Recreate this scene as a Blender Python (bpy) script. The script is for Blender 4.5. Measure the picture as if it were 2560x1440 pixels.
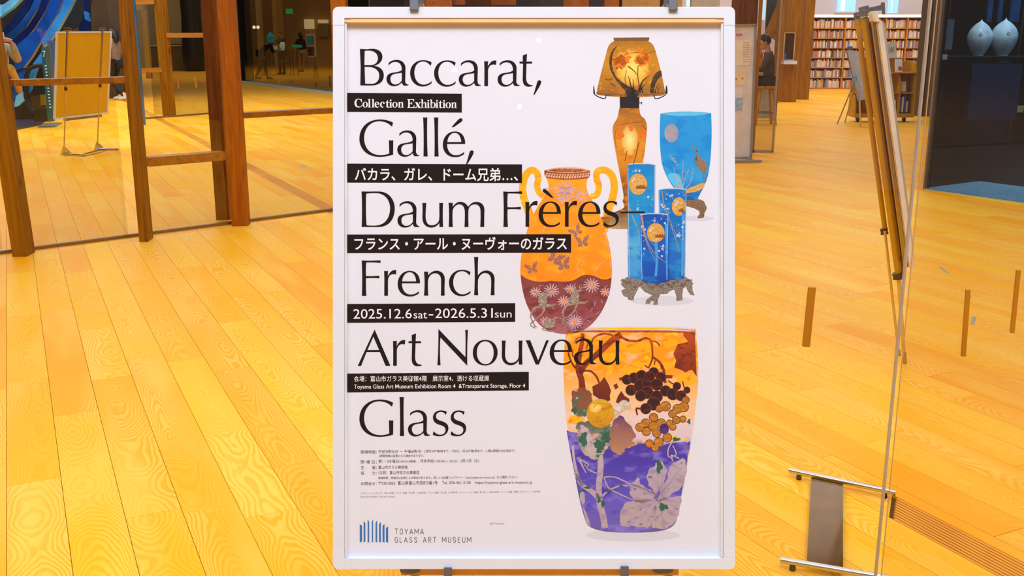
import bpy, bmesh, math, random
from mathutils import Vector, Matrix
from mathutils.geometry import tessellate_polygon
R = math.radians
PI = math.pi
for o in list(bpy.data.objects):
    bpy.data.objects.remove(o)
SC = bpy.context.scene
COL = SC.collection

# ---------------------------------------------------------------- camera, world, lights, exposure
FOC, PITCH, EYE = 2530.0, R(13.88), 1.5
cd = bpy.data.cameras.new('camera'); cam = bpy.data.objects.new('camera', cd); COL.objects.link(cam)
cam.location = (0, 0, EYE); cam.rotation_euler = (R(90) - PITCH, 0, 0)
cd.sensor_width = 36; cd.lens = 36 * FOC / 2560; cd.clip_start = .05; cd.clip_end = 300
SC.camera = cam
W = bpy.data.worlds.new('world'); SC.world = W; W.use_nodes = True
W.node_tree.nodes['Background'].inputs[0].default_value = (.85, .93, 1, 1)
W.node_tree.nodes['Background'].inputs[1].default_value = .25
vs = SC.view_settings
vs.view_transform = 'Standard'; vs.look = 'None'; vs.gamma = 1; vs.use_curve_mapping = False; vs.exposure = 0.0

def area(name, loc, size, power, color=(1, 1, 1), rot=(0, 0, 0), sy=None):
    l = bpy.data.lights.new(name, 'AREA'); l.energy = power; l.color = color
    l.shape = 'RECTANGLE'; l.size = size; l.size_y = sy or size
    o = bpy.data.objects.new(name, l); COL.objects.link(o); o.location = loc; o.rotation_euler = rot
    return o
def spot(name, loc, target, power, color=(1, 1, 1), radius=.05, angle=60):
    l = bpy.data.lights.new(name, 'SPOT'); l.energy = power; l.color = color
    l.shadow_soft_size = radius; l.spot_size = R(angle); l.spot_blend = .6
    o = bpy.data.objects.new(name, l); COL.objects.link(o); o.location = loc
    o.rotation_euler = (Vector(target) - Vector(loc)).to_track_quat('-Z', 'Y').to_euler()
    return o
COOL = (.97, .97, 1.0)
area('hall_light_panel', (0, 6, 6.3), 16, 780, COOL, sy=13)
area('hall_light_panel', (-9, 20, 6.3), 16, 1700, COOL, sy=12)
area('far_hall_light_panel', (-14, 42, 6.3), 20, 800, (1, .95, .85), sy=14)
area('library_light_panel', (9, 23, 6.3), 12, 1500, COOL, sy=18)
area('poster_fill_panel', (0, -.9, 5.9), 7, 312, (.90, .95, 1.12), rot=(R(32), 0, 0), sy=2.4)  # unseen cool fill added in front of the poster to brighten it
spot('ceiling_spotlight', (-.15, -.15, 4.9), (0, 1.9, 1.0), 170, (1, .98, .97), .05, 50)
area('shop_light_panel', (-3, 46, 6.3), 12, 600, (1, .94, .82), sy=10)
area('rear_fill_panel', (0, -5.5, 3.1), 12, 42, (.93, .96, 1.04), rot=(R(90), 0, 0), sy=6.1)  # large soft fill added behind the camera to even out the poster
area('escalator_blue_fill', (-8.5, 13.2, 5.6), 3, 300, (.22, .52, 1.0), rot=(R(55), 0, R(15)), sy=1.5)  # unseen blue fill added to turn the escalator cladding blue

def glint_lamp(loc):
    l = bpy.data.lights.new('glint_lamp', 'POINT'); l.energy = .8; l.shadow_soft_size = .022
    o = bpy.data.objects.new('glint_lamp', l); COL.objects.link(o); o.location = loc
for q in ((-.56, -5.3, 5.0), (.075, -5.3, 4.62), (.26, -5.3, 5.32)): glint_lamp(q)  # unseen point lamps added for the glint dots on the poster cover
# ---------------------------------------------------------------- placing helpers (metres; camera stands at the origin)
def ray(px, py):
    x = px - 1280; u = 720 - py
    return Vector((x, FOC * math.cos(PITCH) + u * math.sin(PITCH), -FOC * math.sin(PITCH) + u * math.cos(PITCH)))
def fl(px, py):
    r = ray(px, py); t = -EYE / r.z; return Vector((r.x * t, r.y * t, 0))
def at(px, py, Y):
    r = ray(px, py); t = Y / r.y; return Vector((r.x * t, Y, EYE + r.z * t))

def lin(c):
    return tuple(((v / 255) / 12.92 if v <= 10.3 else ((v / 255 + .055) / 1.055) ** 2.4) for v in c)

# ---------------------------------------------------------------- materials
def new_mat(name):
    m = bpy.data.materials.new(name); m.use_nodes = True
    nt = m.node_tree; return m, nt, nt.nodes['Principled BSDF']
def N(nt, kind, **kw):
    n = nt.nodes.new(kind)
    for k, v in kw.items(): setattr(n, k, v)
    return n
def mix_rgb(nt, fac, a, b, blend='MIX'):
    n = nt.nodes.new('ShaderNodeMix'); n.data_type = 'RGBA'; n.blend_type = blend; n.clamp_factor = True
    for k, v in ((0, fac), (6, a), (7, b)):
        if isinstance(v, bpy.types.NodeSocket): nt.links.new(v, n.inputs[k])
        elif k == 0: n.inputs[0].default_value = v
        else: n.inputs[k].default_value = (*v, 1)
    return n.outputs[2]
def ramp(nt, fac, stops, interp='LINEAR'):
    n = nt.nodes.new('ShaderNodeValToRGB'); e = n.color_ramp.elements; n.color_ramp.interpolation = interp
    while len(e) < len(stops): e.new(.5)
    for q, (p, c) in zip(e, stops):
        q.position = p; q.color = (*(c if isinstance(c, tuple) else (c, c, c)), 1)
    nt.links.new(fac, n.inputs[0]); return n.outputs[0]
def noise(nt, vec, scale, detail=3, rough=.5, dist=0):
    n = nt.nodes.new('ShaderNodeTexNoise'); n.inputs['Scale'].default_value = scale
    n.inputs['Detail'].default_value = detail; n.inputs['Roughness'].default_value = rough
    n.inputs['Distortion'].default_value = dist
    if vec is not None: nt.links.new(vec, n.inputs['Vector'])
    return n.outputs[0]
def mapping(nt, vec, scale=(1, 1, 1), loc=(0, 0, 0)):
    n = nt.nodes.new('ShaderNodeMapping'); nt.links.new(vec, n.inputs[0])
    n.inputs['Scale'].default_value = scale; n.inputs['Location'].default_value = loc
    return n.outputs[0]
def objco(nt):
    return nt.nodes.new('ShaderNodeTexCoord').outputs['Object']
def math_n(nt, op, a, b=None, c=None):
    n = nt.nodes.new('ShaderNodeMath'); n.operation = op
    for i, v in enumerate((a, b, c)):
        if v is None: continue
        if isinstance(v, bpy.types.NodeSocket): nt.links.new(v, n.inputs[i])
        else: n.inputs[i].default_value = v
    return n.outputs[0]
MC = {}
def mat(name, rgb, rough=.5, metal=0, var=.08, scale=8, spec=.5, trans=0, emit=0):
    """plain surface: colour in sRGB 0-255 with a slight procedural variation"""
    if name in MC: return MC[name]
    m, nt, b = new_mat(name); c = lin(rgb)
    f = noise(nt, objco(nt), scale, 2)
    lo = tuple(v * (1 - var) for v in c); hi = tuple(min(1, v * (1 + var)) for v in c)
    nt.links.new(ramp(nt, f, [(.3, lo), (.7, hi)]), b.inputs['Base Color'])
    b.inputs['Roughness'].default_value = rough; b.inputs['Metallic'].default_value = metal
    b.inputs['Specular IOR Level'].default_value = spec
    if emit:
        b.inputs['Emission Color'].default_value = (*c, 1); b.inputs['Emission Strength'].default_value = emit
    MC[name] = m; return m
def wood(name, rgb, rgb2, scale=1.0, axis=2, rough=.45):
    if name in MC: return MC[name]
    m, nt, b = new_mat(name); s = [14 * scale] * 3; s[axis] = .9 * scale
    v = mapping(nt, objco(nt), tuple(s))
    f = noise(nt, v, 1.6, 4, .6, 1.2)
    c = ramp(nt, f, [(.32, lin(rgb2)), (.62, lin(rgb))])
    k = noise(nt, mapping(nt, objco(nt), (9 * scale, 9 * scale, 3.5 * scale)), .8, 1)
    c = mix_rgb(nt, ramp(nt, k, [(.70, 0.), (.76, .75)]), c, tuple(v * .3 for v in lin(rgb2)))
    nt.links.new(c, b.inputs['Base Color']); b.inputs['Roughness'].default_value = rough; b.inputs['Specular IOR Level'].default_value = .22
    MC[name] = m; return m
def glass(name, tint=(.95, .97, .96), refl=.06, rough=0.0):
    if name in MC: return MC[name]
    m = bpy.data.materials.new(name); m.use_nodes = True; nt = m.node_tree
    nt.nodes.remove(nt.nodes['Principled BSDF']); out = nt.nodes['Material Output']
    t = nt.nodes.new('ShaderNodeBsdfTransparent'); t.inputs[0].default_value = (*tint, 1)
    g = nt.nodes.new('ShaderNodeBsdfGlossy'); g.inputs['Roughness'].default_value = rough
    fr = nt.nodes.new('ShaderNodeLayerWeight'); fr.inputs[0].default_value = .5
    x = nt.nodes.new('ShaderNodeMixShader')
    f = math_n(nt, 'MULTIPLY_ADD', math_n(nt, 'POWER', fr.outputs['Facing'], 5.), .85 - refl, refl)
    nt.links.new(f, x.inputs[0]); nt.links.new(t.outputs[0], x.inputs[1]); nt.links.new(g.outputs[0], x.inputs[2])
    nt.links.new(x.outputs[0], out.inputs[0]); MC[name] = m; return m

# ---------------------------------------------------------------- mesh building
class MB:
    def __init__(s): s.v = []; s.f = []; s.sm = []
    def add(s, vs, fs, smooth=False):
        b = len(s.v); s.v += [tuple(q) for q in vs]; s.f += [tuple(b + i for i in f) for f in fs]
        s.sm += [smooth] * len(fs); return s
    def box(s, lo, hi, M=None):
        x0, y0, z0 = lo; x1, y1, z1 = hi
        vs = [Vector(p) for p in ((x0, y0, z0), (x1, y0, z0), (x1, y1, z0), (x0, y1, z0), (x0, y0, z1), (x1, y0, z1), (x1, y1, z1), (x0, y1, z1))]
        if M is not None: vs = [M @ p for p in vs]
        return s.add(vs, [(0, 3, 2, 1), (4, 5, 6, 7), (0, 1, 5, 4), (1, 2, 6, 5), (2, 3, 7, 6), (3, 0, 4, 7)])
    def bar(s, a, b, w, h, up=(0, 0, 1)):
        """rectangular bar from a to b; w across, h along up"""
        a = Vector(a); b = Vector(b); d = (b - a).normalized(); up = Vector(up)
        x = d.cross(up).normalized(); u = x.cross(d).normalized()
        vs = []
        for p in (a, b):
            for i, j in ((-1, -1), (1, -1), (1, 1), (-1, 1)): vs.append(p + x * (i * w / 2) + u * (j * h / 2))
        return s.add(vs, [(0, 1, 2, 3), (7, 6, 5, 4), (0, 4, 5, 1), (1, 5, 6, 2), (2, 6, 7, 3), (3, 7, 4, 0)])
    def tube(s, pts, r, n=12, cap=True, smooth=True):
        pts = [Vector(p) for p in pts]; rr = r if isinstance(r, (list, tuple)) else [r] * len(pts)
        rings = []; ref = Vector((0, 0, 1))
        for i, p in enumerate(pts):
            d = (pts[min(i + 1, len(pts) - 1)] - pts[max(i - 1, 0)]).normalized()
            if abs(d.dot(ref)) > .95: ref = Vector((0, 1, 0)) if abs(d.y) < .9 else Vector((1, 0, 0))
            x = d.cross(ref).normalized(); y = d.cross(x).normalized(); ref = -y if y.dot(ref) < 0 else y
            rings.append([p + (x * math.cos(2 * PI * k / n) + y * math.sin(2 * PI * k / n)) * rr[i] for k in range(n)])
        # keep ring orientation continuous
        for i in range(1, len(rings)):
            best = min(range(n), key=lambda q: sum((rings[i][(k + q) % n] - rings[i - 1][k]).length for k in (0, n // 3)))
            c1 = [rings[i][(k + best) % n] for k in range(n)]
            rv = rings[i][::-1]; best2 = min(range(n), key=lambda q: sum((rv[(k + q) % n] - rings[i - 1][k]).length for k in (0, n // 3)))
            c2 = [rv[(k + best2) % n] for k in range(n)]
            e1 = sum((c1[k] - rings[i - 1][k]).length for k in range(n)); e2 = sum((c2[k] - rings[i - 1][k]).length for k in range(n))
            rings[i] = c1 if e1 <= e2 else c2
        vs = [q for ring in rings for q in ring]; fs = []
        for i in range(len(rings) - 1):
            for k in range(n): fs.append((i * n + k, i * n + (k + 1) % n, (i + 1) * n + (k + 1) % n, (i + 1) * n + k))
        s.add(vs, fs, smooth)
        if cap: s.add(rings[0], [tuple(range(n))[::-1]]); s.add(rings[-1], [tuple(range(n))])
        return s
    def cyl(s, a, b, r, n=16, r2=None): return s.tube([a, b], [r, r if r2 is None else r2], n)
    def lathe(s, prof, c=(0, 0, 0), n=24, smooth=True):
        vs = []; fs = []
        for r, z in prof:
            for k in range(n): vs.append((c[0] + r * math.cos(2 * PI * k / n), c[1] + r * math.sin(2 * PI * k / n), c[2] + z))
        for i in range(len(prof) - 1):
            for k in range(n): fs.append((i * n + k, i * n + (k + 1) % n, (i + 1) * n + (k + 1) % n, (i + 1) * n + k))
        return s.add(vs, fs, smooth)
    def ball(s, c, r, n=12, sc=(1, 1, 1)):
        prof = [(max(1e-4, math.sin(PI * i / 8)), -math.cos(PI * i / 8)) for i in range(9)]
        vs = []; fs = []
        for q, z in prof:
            for k in range(n): vs.append((c[0] + r * sc[0] * q * math.cos(2 * PI * k / n), c[1] + r * sc[1] * q * math.sin(2 * PI * k / n), c[2] + r * sc[2] * z))
        for i in range(8):
            for k in range(n): fs.append((i * n + k, i * n + (k + 1) % n, (i + 1) * n + (k + 1) % n, (i + 1) * n + k))
        return s.add(vs, fs, True)
    def prism(s, pts, off):
        """closed 3-D outline extruded by the vector off"""
        pts = [Vector(p) for p in pts]; off = Vector(off); n = len(pts)
        tri = tessellate_polygon([pts])
        s.add(pts, [tuple(t) for t in tri]); s.add([p + off for p in pts], [tuple(t)[::-1] for t in tri])
        s.add(pts + [p + off for p in pts], [(i, (i + 1) % n, n + (i + 1) % n, n + i) for i in range(n)])
        return s
    def mesh(s, name):
        me = bpy.data.meshes.new(name); me.from_pydata(s.v, [], s.f)
        me.polygons.foreach_set('use_smooth', s.sm); me.update(); return me
    def build(s, name, m, parent=None, loc=None, recalc=True, bevel=0):
        me = s.mesh(name)
        if recalc:
            bm = bmesh.new(); bm.from_mesh(me); bmesh.ops.recalc_face_normals(bm, faces=bm.faces)
            if bevel: bmesh.ops.bevel(bm, geom=list(bm.edges), offset=bevel, segments=2, profile=.7, affect='EDGES')
            bm.to_mesh(me); bm.free()
        me.materials.append(m)
        o = bpy.data.objects.new(name, me); COL.objects.link(o)
        if parent is not None: o.parent = parent
        if loc is not None: o.location = loc
        return o
def tag(o, label=None, cat=None, group=None, kind=None):
    if label: o['label'] = label
    if cat: o['category'] = cat
    if group: o['group'] = group
    if kind: o['kind'] = kind
    return o
def empty(name, loc=(0, 0, 0), rz=0, **k):
    o = bpy.data.objects.new(name, None); COL.objects.link(o); o.location = loc; o.rotation_euler = (0, 0, rz)
    o.empty_display_size = .1
    return tag(o, **k)
def copy_tree(o, parent=None):
    c = o.copy(); COL.objects.link(c); c.parent = parent
    for ch in list(o.children): copy_tree(ch, c)
    return c

# ---------------------------------------------------------------- floor: larch boards running towards the far left
DV = Vector((-.43668, .89961, 0)); EV = Vector((.89961, .43668, 0)); FROT = math.atan2(DV.y, DV.x) - PI / 2
def floor_mat():
    m, nt, b = new_mat('larch_floor'); co = objco(nt)
    oi = nt.nodes.new('ShaderNodeObjectInfo'); ge = nt.nodes.new('ShaderNodeNewGeometry')
    rnd = math_n(nt, 'FRACT', math_n(nt, 'ADD', oi.outputs['Random'], math_n(nt, 'MULTIPLY', ge.outputs['Random Per Island'], 1.0)))
    cx = nt.nodes.new('ShaderNodeCombineXYZ')
    nt.links.new(math_n(nt, 'MULTIPLY', rnd, 37.), cx.inputs[0]); nt.links.new(math_n(nt, 'MULTIPLY', rnd, 91.), cx.inputs[1])
    nt.links.new(math_n(nt, 'MULTIPLY', rnd, 13.), cx.inputs[2])
    def off(v):
        a = nt.nodes.new('ShaderNodeVectorMath'); a.operation = 'ADD'
        nt.links.new(v, a.inputs[0]); nt.links.new(cx.outputs[0], a.inputs[1]); return a.outputs[0]
    # growth rings: contour lines of a long, low-frequency field
    sx = nt.nodes.new('ShaderNodeSeparateXYZ'); nt.links.new(co, sx.inputs[0])
    bx = math_n(nt, 'FRACT', math_n(nt, 'DIVIDE', sx.outputs[0], .172))
    r2 = math_n(nt, 'FRACT', math_n(nt, 'MULTIPLY', rnd, 7.31))
    xc = math_n(nt, 'MULTIPLY', math_n(nt, 'SUBTRACT', bx, math_n(nt, 'MULTIPLY_ADD', r2, .5, .25)), .172)
    hy = noise(nt, off(mapping(nt, co, (.01, .9, 1))), 1.0, 2.2, .55)
    hy = math_n(nt, 'MULTIPLY', math_n(nt, 'SUBTRACT', hy, .30), .42)
    wob = math_n(nt, 'MULTIPLY', noise(nt, off(mapping(nt, co, (13, 3.2, 1))), 1.0, 2.5, .5), .030)
    dist = math_n(nt, 'ADD', math_n(nt, 'SQRT', math_n(nt, 'ADD', math_n(nt, 'MULTIPLY', xc, xc), math_n(nt, 'MULTIPLY', hy, hy))), wob)
    rings = math_n(nt, 'MULTIPLY', dist, 135.)
    saw = math_n(nt, 'FRACT', rings)
    line = ramp(nt, saw, [(0., .15), (.35, .1), (.62, .85), (.88, 1.), (1., .15)])
    fine = noise(nt, off(mapping(nt, co, (90, 3, 1))), 1.0, 3, .6)
    broad = noise(nt, off(mapping(nt, co, (5, .9, 1))), 1.0, 2, .5)
    tone = ramp(nt, rnd, [(0., lin((255, 184, 6))), (.22, lin((254, 172, 0))), (.45, lin((255, 197, 34))), (.6, lin((254, 178, 0))),
                          (.78, lin((255, 190, 16))), (.92, lin((250, 163, 0)))], 'CONSTANT')
    strong = ramp(nt, noise(nt, off(mapping(nt, co, (3.2, .5, 1), (5, 2, 0))), 1.0, 1), [(.42, .12), (.6, 1.)])
    c = mix_rgb(nt, math_n(nt, 'MULTIPLY', math_n(nt, 'SUBTRACT', 1., line), math_n(nt, 'MULTIPLY', strong, .52)), tone, lin((255, 217, 112)))
    c = mix_rgb(nt, math_n(nt, 'MULTIPLY', line, ramp(nt, broad, [(.36, .2), (.6, .75)])), c, lin((248, 164, 0)))
    c = mix_rgb(nt, ramp(nt, fine, [(.5, 0.), (.78, .35)]), c, lin((252, 170, 6)))
    c = mix_rgb(nt, ramp(nt, broad, [(.5, 0.), (.72, .45)]), c, lin((255, 212, 88)))
    nt.links.new(c, b.inputs['Base Color'])
    b.inputs['Roughness'].default_value = .4; b.inputs['Specular IOR Level'].default_value = .07
    bp = nt.nodes.new('ShaderNodeBump'); bp.inputs['Strength'].default_value = .08; bp.inputs['Distance'].default_value = .002
    nt.links.new(line, bp.inputs['Height']); nt.links.new(bp.outputs[0], b.inputs['Normal'])
    return m
M_FLOOR = floor_mat()
M_GROOVE = mat('dark_gap', (206, 128, 8), .8)
floor = MB().box((-46, -7, -.06), (22, 62, -.012)).build('floor', M_GROOVE); tag(floor, kind='structure')
PW = .172; U0 = .012; rng = random.Random(4)
GU0, GU1 = 2.400, 2.535
planks = []; CH0, CH1 = 2.16, 8.6          # between these the channel is boarded over
k0 = -int(40 / PW); k1 = int(34 / PW)
for k in range(k0, k1):
    ua = U0 + k * PW; ub = ua + PW
    if ua < GU1 and ub > GU0:           # the slatted heating channel takes this strip
        if ua < GU0 < ub and GU0 - ua > .03: ub = GU0
        elif ub > GU1 and ua < GU1 and ub - GU1 > .03: ua = GU1
        else: continue
    v = -12 - rng.random() * 2
    while v < 66:
        L = rng.choice((.9, 1.2, 1.5, 1.8)); planks.append((ua, ub, v, L)); v += L
v = CH0 + 1.0
for L in (1.5, .9, 1.8): planks.append((GU0, GU1, v, L)); v += L
planks.append((GU0, GU1, v, CH1 - v))
def inframe(P):
    q = P - Vector((0, 0, EYE)); dep = q.y * math.cos(PITCH) - q.z * math.sin(PITCH)
    if dep < .3: return None
    up = q.y * math.sin(PITCH) + q.z * math.cos(PITCH)
    return 1280 + FOC * q.x / dep, 720 - FOC * up / dep
near = []; far = []
for pl in planks:
    ua, ub, v, L = pl
    s = [inframe(EV * u + DV * w) for u in (ua, ub) for w in (v, v + L / 2, v + L)]
    s = [q for q in s if q and -150 < q[0] < 2710 and 0 < q[1] < 1560]
    c = EV * ((ua + ub) / 2) + DV * (v + L / 2)
    if not (-44 < c.x < 20 and -5.5 < c.y < 60): continue
    if s and not all(850 < q[0] < 1820 for q in s): near.append((c.length, pl))
    elif c.length < 60: far.append(pl)
near.sort(key=lambda q: q[0])
pm = {}
for i, (dd, (ua, ub, v, L)) in enumerate(near[:299]):
    w = round(ub - ua, 4); key = (w, L)
    if key not in pm:
        g = .0008
        bm_ = MB().box((g, g, -.012), (w - g, L - g, 0)).build('plank', M_FLOOR, floor, bevel=.0008); pm[key] = bm_.data; o = bm_
    else:
        o = bpy.data.objects.new('plank', pm[key]); COL.objects.link(o); o.parent = floor
    o.location = EV * ua + DV * v + Vector((0, 0, rng.uniform(-.0003, .0003))); o.rotation_euler = (0, 0, FROT)
st = MB()
for ua, ub, v, L in [q[1] for q in near[299:]] + far:
    st.box((ua - U0 + .0008, v + .0008, -.012), (ub - U0 - .0008, v + L - .0008, 0))
o = st.build('planks_beyond', M_FLOOR, floor, recalc=False); o.rotation_euler = (0, 0, FROT); o.location = EV * U0; tag(o, kind='stuff')
# slatted channel in the floor
M_SLAT = wood('slat_wood', (250, 178, 60), (226, 140, 24), 1, 1)
M_SLOT = mat('slot_dark', (70, 34, 4), .9)
cut = lambda u: CH0 + (u - GU0) * .86        # the channel is cut off at a slant
for va, vb in ((-6, None), (CH1, 40)):
    pts = [(GU0, va, -.0115), (GU1, va, -.0115), (GU1, vb or cut(GU1), -.0115), (GU0, vb or cut(GU0), -.0115)]
    ch = MB().prism(pts, (0, 0, .0015)).build('channel_bed', M_SLOT, floor); ch.rotation_euler = (0, 0, FROT)
o = MB().prism([(.0012, cut(GU0) - CH0 + .001, -.012), (GU1 - GU0 - .0012, cut(GU1) - CH0 + .001, -.012), (GU1 - GU0 - .0012, .9988, -.012), (.0012, .9988, -.012)], (0, 0, .012)).build('plank', M_FLOOR, floor)
o.location = EV * GU0 + DV * CH0; o.rotation_euler = (0, 0, FROT)
ns = 9; sp = (GU1 - GU0) / ns
sm_ = None
for seg, v0 in enumerate((CH0 - 8, CH1, CH1 + 8, CH1 + 16)):
    for i in range(ns):
        if sm_ is None:
            o = MB().box((0, 0, -.010), (sp * .62, 7.97, -.0005)).build('channel_slat', M_SLAT, floor); sm_ = o.data
        else:
            o = bpy.data.objects.new('channel_slat', sm_); COL.objects.link(o); o.parent = floor
        o.location = EV * (GU0 + sp * i + sp * .2) + DV * (v0 + .01 + (cut(GU0 + sp * (i + .5)) - CH0 if seg == 0 else 0)); o.rotation_euler = (0, 0, FROT)
# ---------------------------------------------------------------- the framed poster on its easel
DB = 1.95                                      # distance of the printed sheet along the view axis
PXM = FOC / DB
BM = Matrix.Translation(Vector((0, DB * math.cos(PITCH), EYE - DB * math.sin(PITCH)))) @ Matrix.Rotation(R(90) - PITCH, 4, 'X')
# board frame: x right, y up the board, z out of the print
def P2(px, py, z=0.0, plane=0.0):
    s = (DB - plane) / FOC
    return ((px - 1280) * s, (720 - py) * s, z)
board = empty('framed_poster', label='large white framed exhibition poster with lamp and vases, hanging on the easel in the foreground', cat='poster')
board.matrix_world = BM

def flatten(path, o=(0, 0), s=1.0, dx=0, dy=0, seg=9):
    """M/L/C/Z path in zoomed pixels -> list of closed outlines in photograph pixels"""
    t = path.replace(',', ' ').split(); outs = []; cur = []; i = 0; cmd = None
    T = lambda x, y: (o[0] + x / s + dx, o[1] + y / s + dy)
    toks = []
    for w in t:
        while w and w[0] in 'MLCZ': toks.append(w[0]); w = w[1:]
        if w: toks.append(float(w))
    p = (0, 0)
    while i < len(toks):
        if isinstance(toks[i], str): cmd = toks[i]; i += 1
        if cmd == 'Z': outs.append(cur); cur = []; continue
        if cmd == 'M': cur = []; p = (toks[i], toks[i + 1]); cur.append(T(*p)); i += 2; cmd = 'L'
        elif cmd == 'L': p = (toks[i], toks[i + 1]); cur.append(T(*p)); i += 2
        elif cmd == 'C':
            a, b, c = (toks[i], toks[i + 1]), (toks[i + 2], toks[i + 3]), (toks[i + 4], toks[i + 5]); i += 6
            for k in range(1, seg + 1):
                u = k / seg; w = 1 - u
                cur.append(T(*(w ** 3 * p[q] + 3 * w * w * u * a[q] + 3 * w * u * u * b[q] + u ** 3 * c[q] for q in (0, 1))))
            p = c
    if cur: outs.append(cur)
    return outs
ZK = .2                                         # ink layers lie a few hundredths of a millimetre apart
class Print:
    """flat ink shapes on the sheet, all in board coordinates"""
    def __init__(s): s.v = []; s.f = []; s.n = 0
    def poly(s, loops, z):
        s.n += 1
        L3 = [[Vector((*P2(*q)[:2], 0)) for q in lp] for lp in loops if len(lp) > 2]
        flat = [q for lp in L3 for q in lp]; tri = tessellate_polygon(L3); b = len(s.v)
        s.v += [(q.x, q.y, z * ZK) for q in flat]
        for t in tri:
            a, c, d = (flat[i] for i in t)
            cr = (c - a).cross(d - a).z
            s.f.append(tuple(b + i for i in (t if cr > 0 else t[::-1])))
        return s
    def path(me_, p, z, **k): return me_.poly(flatten(p, **k), z)
    def paths(me_, ps, z, **k):
        for p in ps: me_.path(p, z, **k)
        return me_
    def ell(s, cx, cy, rx, ry, z, n=28, wob=0, seed=1, rot=0):
        r_ = random.Random(seed); ph = [r_.uniform(0, 6.28) for _ in range(4)]
        pts = []
        for i in range(n):
            a = 2 * PI * i / n; w = 1 + wob * (math.sin(3 * a + ph[0]) * .5 + math.sin(5 * a + ph[1]) * .4 + math.sin(9 * a + ph[2]) * .35)
            x, y = rx * w * math.cos(a), ry * w * math.sin(a)
            pts.append((cx + x * math.cos(rot) - y * math.sin(rot), cy + x * math.sin(rot) + y * math.cos(rot)))
        return s.poly([pts], z)
    def stroke(s, pts, w0, z, w1=None, o=(0, 0), sc=1.0, smooth=True):
        s.n += 1
        pts = [(o[0] + x / sc, o[1] + y / sc) for x, y in pts]; w1 = w0 if w1 is None else w1; w0 = w0 / sc; w1 = w1 / sc
        if smooth and len(pts) > 2:
            q = [pts[0]] + pts + [pts[-1]]; out = []
            for i in range(1, len(q) - 2):
                for k in range(6):
                    t = k / 6
                    out.append(tuple(.5 * (2 * q[i][j] + (q[i + 1][j] - q[i - 1][j]) * t + (2 * q[i - 1][j] - 5 * q[i][j] + 4 * q[i + 1][j] - q[i + 2][j]) * t * t
                                     + (3 * q[i][j] - q[i - 1][j] - 3 * q[i + 1][j] + q[i + 2][j]) * t ** 3) for j in (0, 1)))
            pts = out + [pts[-1]]
        n = len(pts); b = len(s.v)
        for i, p in enumerate(pts):
            a = pts[max(i - 1, 0)]; c = pts[min(i + 1, n - 1)]; dx, dy = c[0] - a[0], c[1] - a[1]; l = math.hypot(dx, dy) or 1
            w = (w0 + (w1 - w0) * i / (n - 1)) / 2
            for sg in (-1, 1):
                q = P2(p[0] - dy / l * w * sg, p[1] + dx / l * w * sg); s.v.append((q[0], q[1], z * ZK))
        for i in range(n - 1): s.f.append((b + 2 * i, b + 2 * i + 1, b + 2 * i + 3, b + 2 * i + 2))
        return s
    def build(s, name, m, parent, label=None):
        me = bpy.data.meshes.new(name); me.from_pydata(s.v, [], s.f); me.update(); me.materials.append(m)
        o = bpy.data.objects.new(name, me); COL.objects.link(o); o.parent = parent; return tag(o, label)
def ink(name, rgb, var=.05, scale=60):
    m = mat(name, rgb, .55, 0, var, scale, .25); return m
INK = mat('ink_black', (30, 21, 18), .6, 0, .05, 60, .06); PAPER = mat('poster_paper', (230, 234, 243), .5, 0, .01, 3, .2)
WHITE_INK = ink('ink_white', (247, 243, 243), .01)
M_FRAME = mat('frame_white_enamel', (220, 228, 238), .32, 0, .015, 5)

# frame rails and corner pieces
FD = .014                                       # frame stands this far proud of the print
def fx(px): return (px - 1280) * (DB - FD) / FOC
def fy(py): return (720 - py) * (DB - FD) / FOC
X0, X1, Y0, Y1 = fx(832), fx(1837.5), fy(1423), fy(17); XI0, XI1, YI0, YI1 = fx(861), fx(1809), fy(1396), fy(45)
CO = .034
for nm, a, b in (('top_rail', (X0 + CO, YI1, -.012), (X1 - CO, Y1, FD)), ('bottom_rail', (X0 + CO, Y0, -.012), (X1 - CO, YI0, FD)),
                 ('side_rail', (X0, Y0 + CO, -.012), (XI0, Y1 - CO, FD)), ('side_rail', (XI1, Y0 + CO, -.012), (X1, Y1 - CO, FD))):
    MB().box(a, b).build(nm, M_FRAME, board, bevel=.0011)
def corner(sx, sy):
    cx, cy = (X0 if sx < 0 else X1), (Y0 if sy < 0 else Y1); ix, iy = (XI0 if sx < 0 else XI1), (YI0 if sy < 0 else YI1)
    r = .011; pts = []
    ax, ay = cx - sx * (CO + .0006), cy - sy * (CO + .0006)
    pts += [(ax, iy), (ax, cy)]
    for k in range(7):
        t = PI / 2 * k / 6
        pts.append((cx - sx * r + sx * r * math.sin(t), cy - sy * r + sy * r * math.cos(t)))
    pts += [(cx, ay), (ix, ay), (ix, iy)]
    mb = MB().prism([(x, y, -.0125) for x, y in pts], (0, 0, FD + .0125 + .0006))
    mb.build('corner_cap', M_FRAME, board)
for sx in (-1, 1):
    for sy in (-1, 1): corner(sx, sy)
MB().box((X0 + .004, Y0 + .004, -.0115), (X1 - .004, Y1 - .004, -.004)).build('backing_board', mat('backing_tan', (216, 160, 60), .7), board)
MB().box((XI0, YI1 - .0075, .0), (XI1, YI1 - .0002, FD - .002)).build('inner_lip', mat('lip_cream', (238, 200, 150), .5), board)
MB().box((XI0 + .0005, YI0 + .001, .0), (XI0 + .0035, YI1 - .008, FD - .004)).build('inner_lip', mat('lip_pale', (232, 234, 236), .5), board)
MB().box((XI1 - .0035, YI0 + .001, .0), (XI1 - .0005, YI1 - .008, FD - .004)).build('inner_lip', mat('lip_pale', (244, 238, 226), .5), board)
sheet = MB().box((XI0 - .006, YI0 - .006, -.003), (XI1 + .006, YI1 + .006, 0)).build('poster_sheet', PAPER, board)
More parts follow.
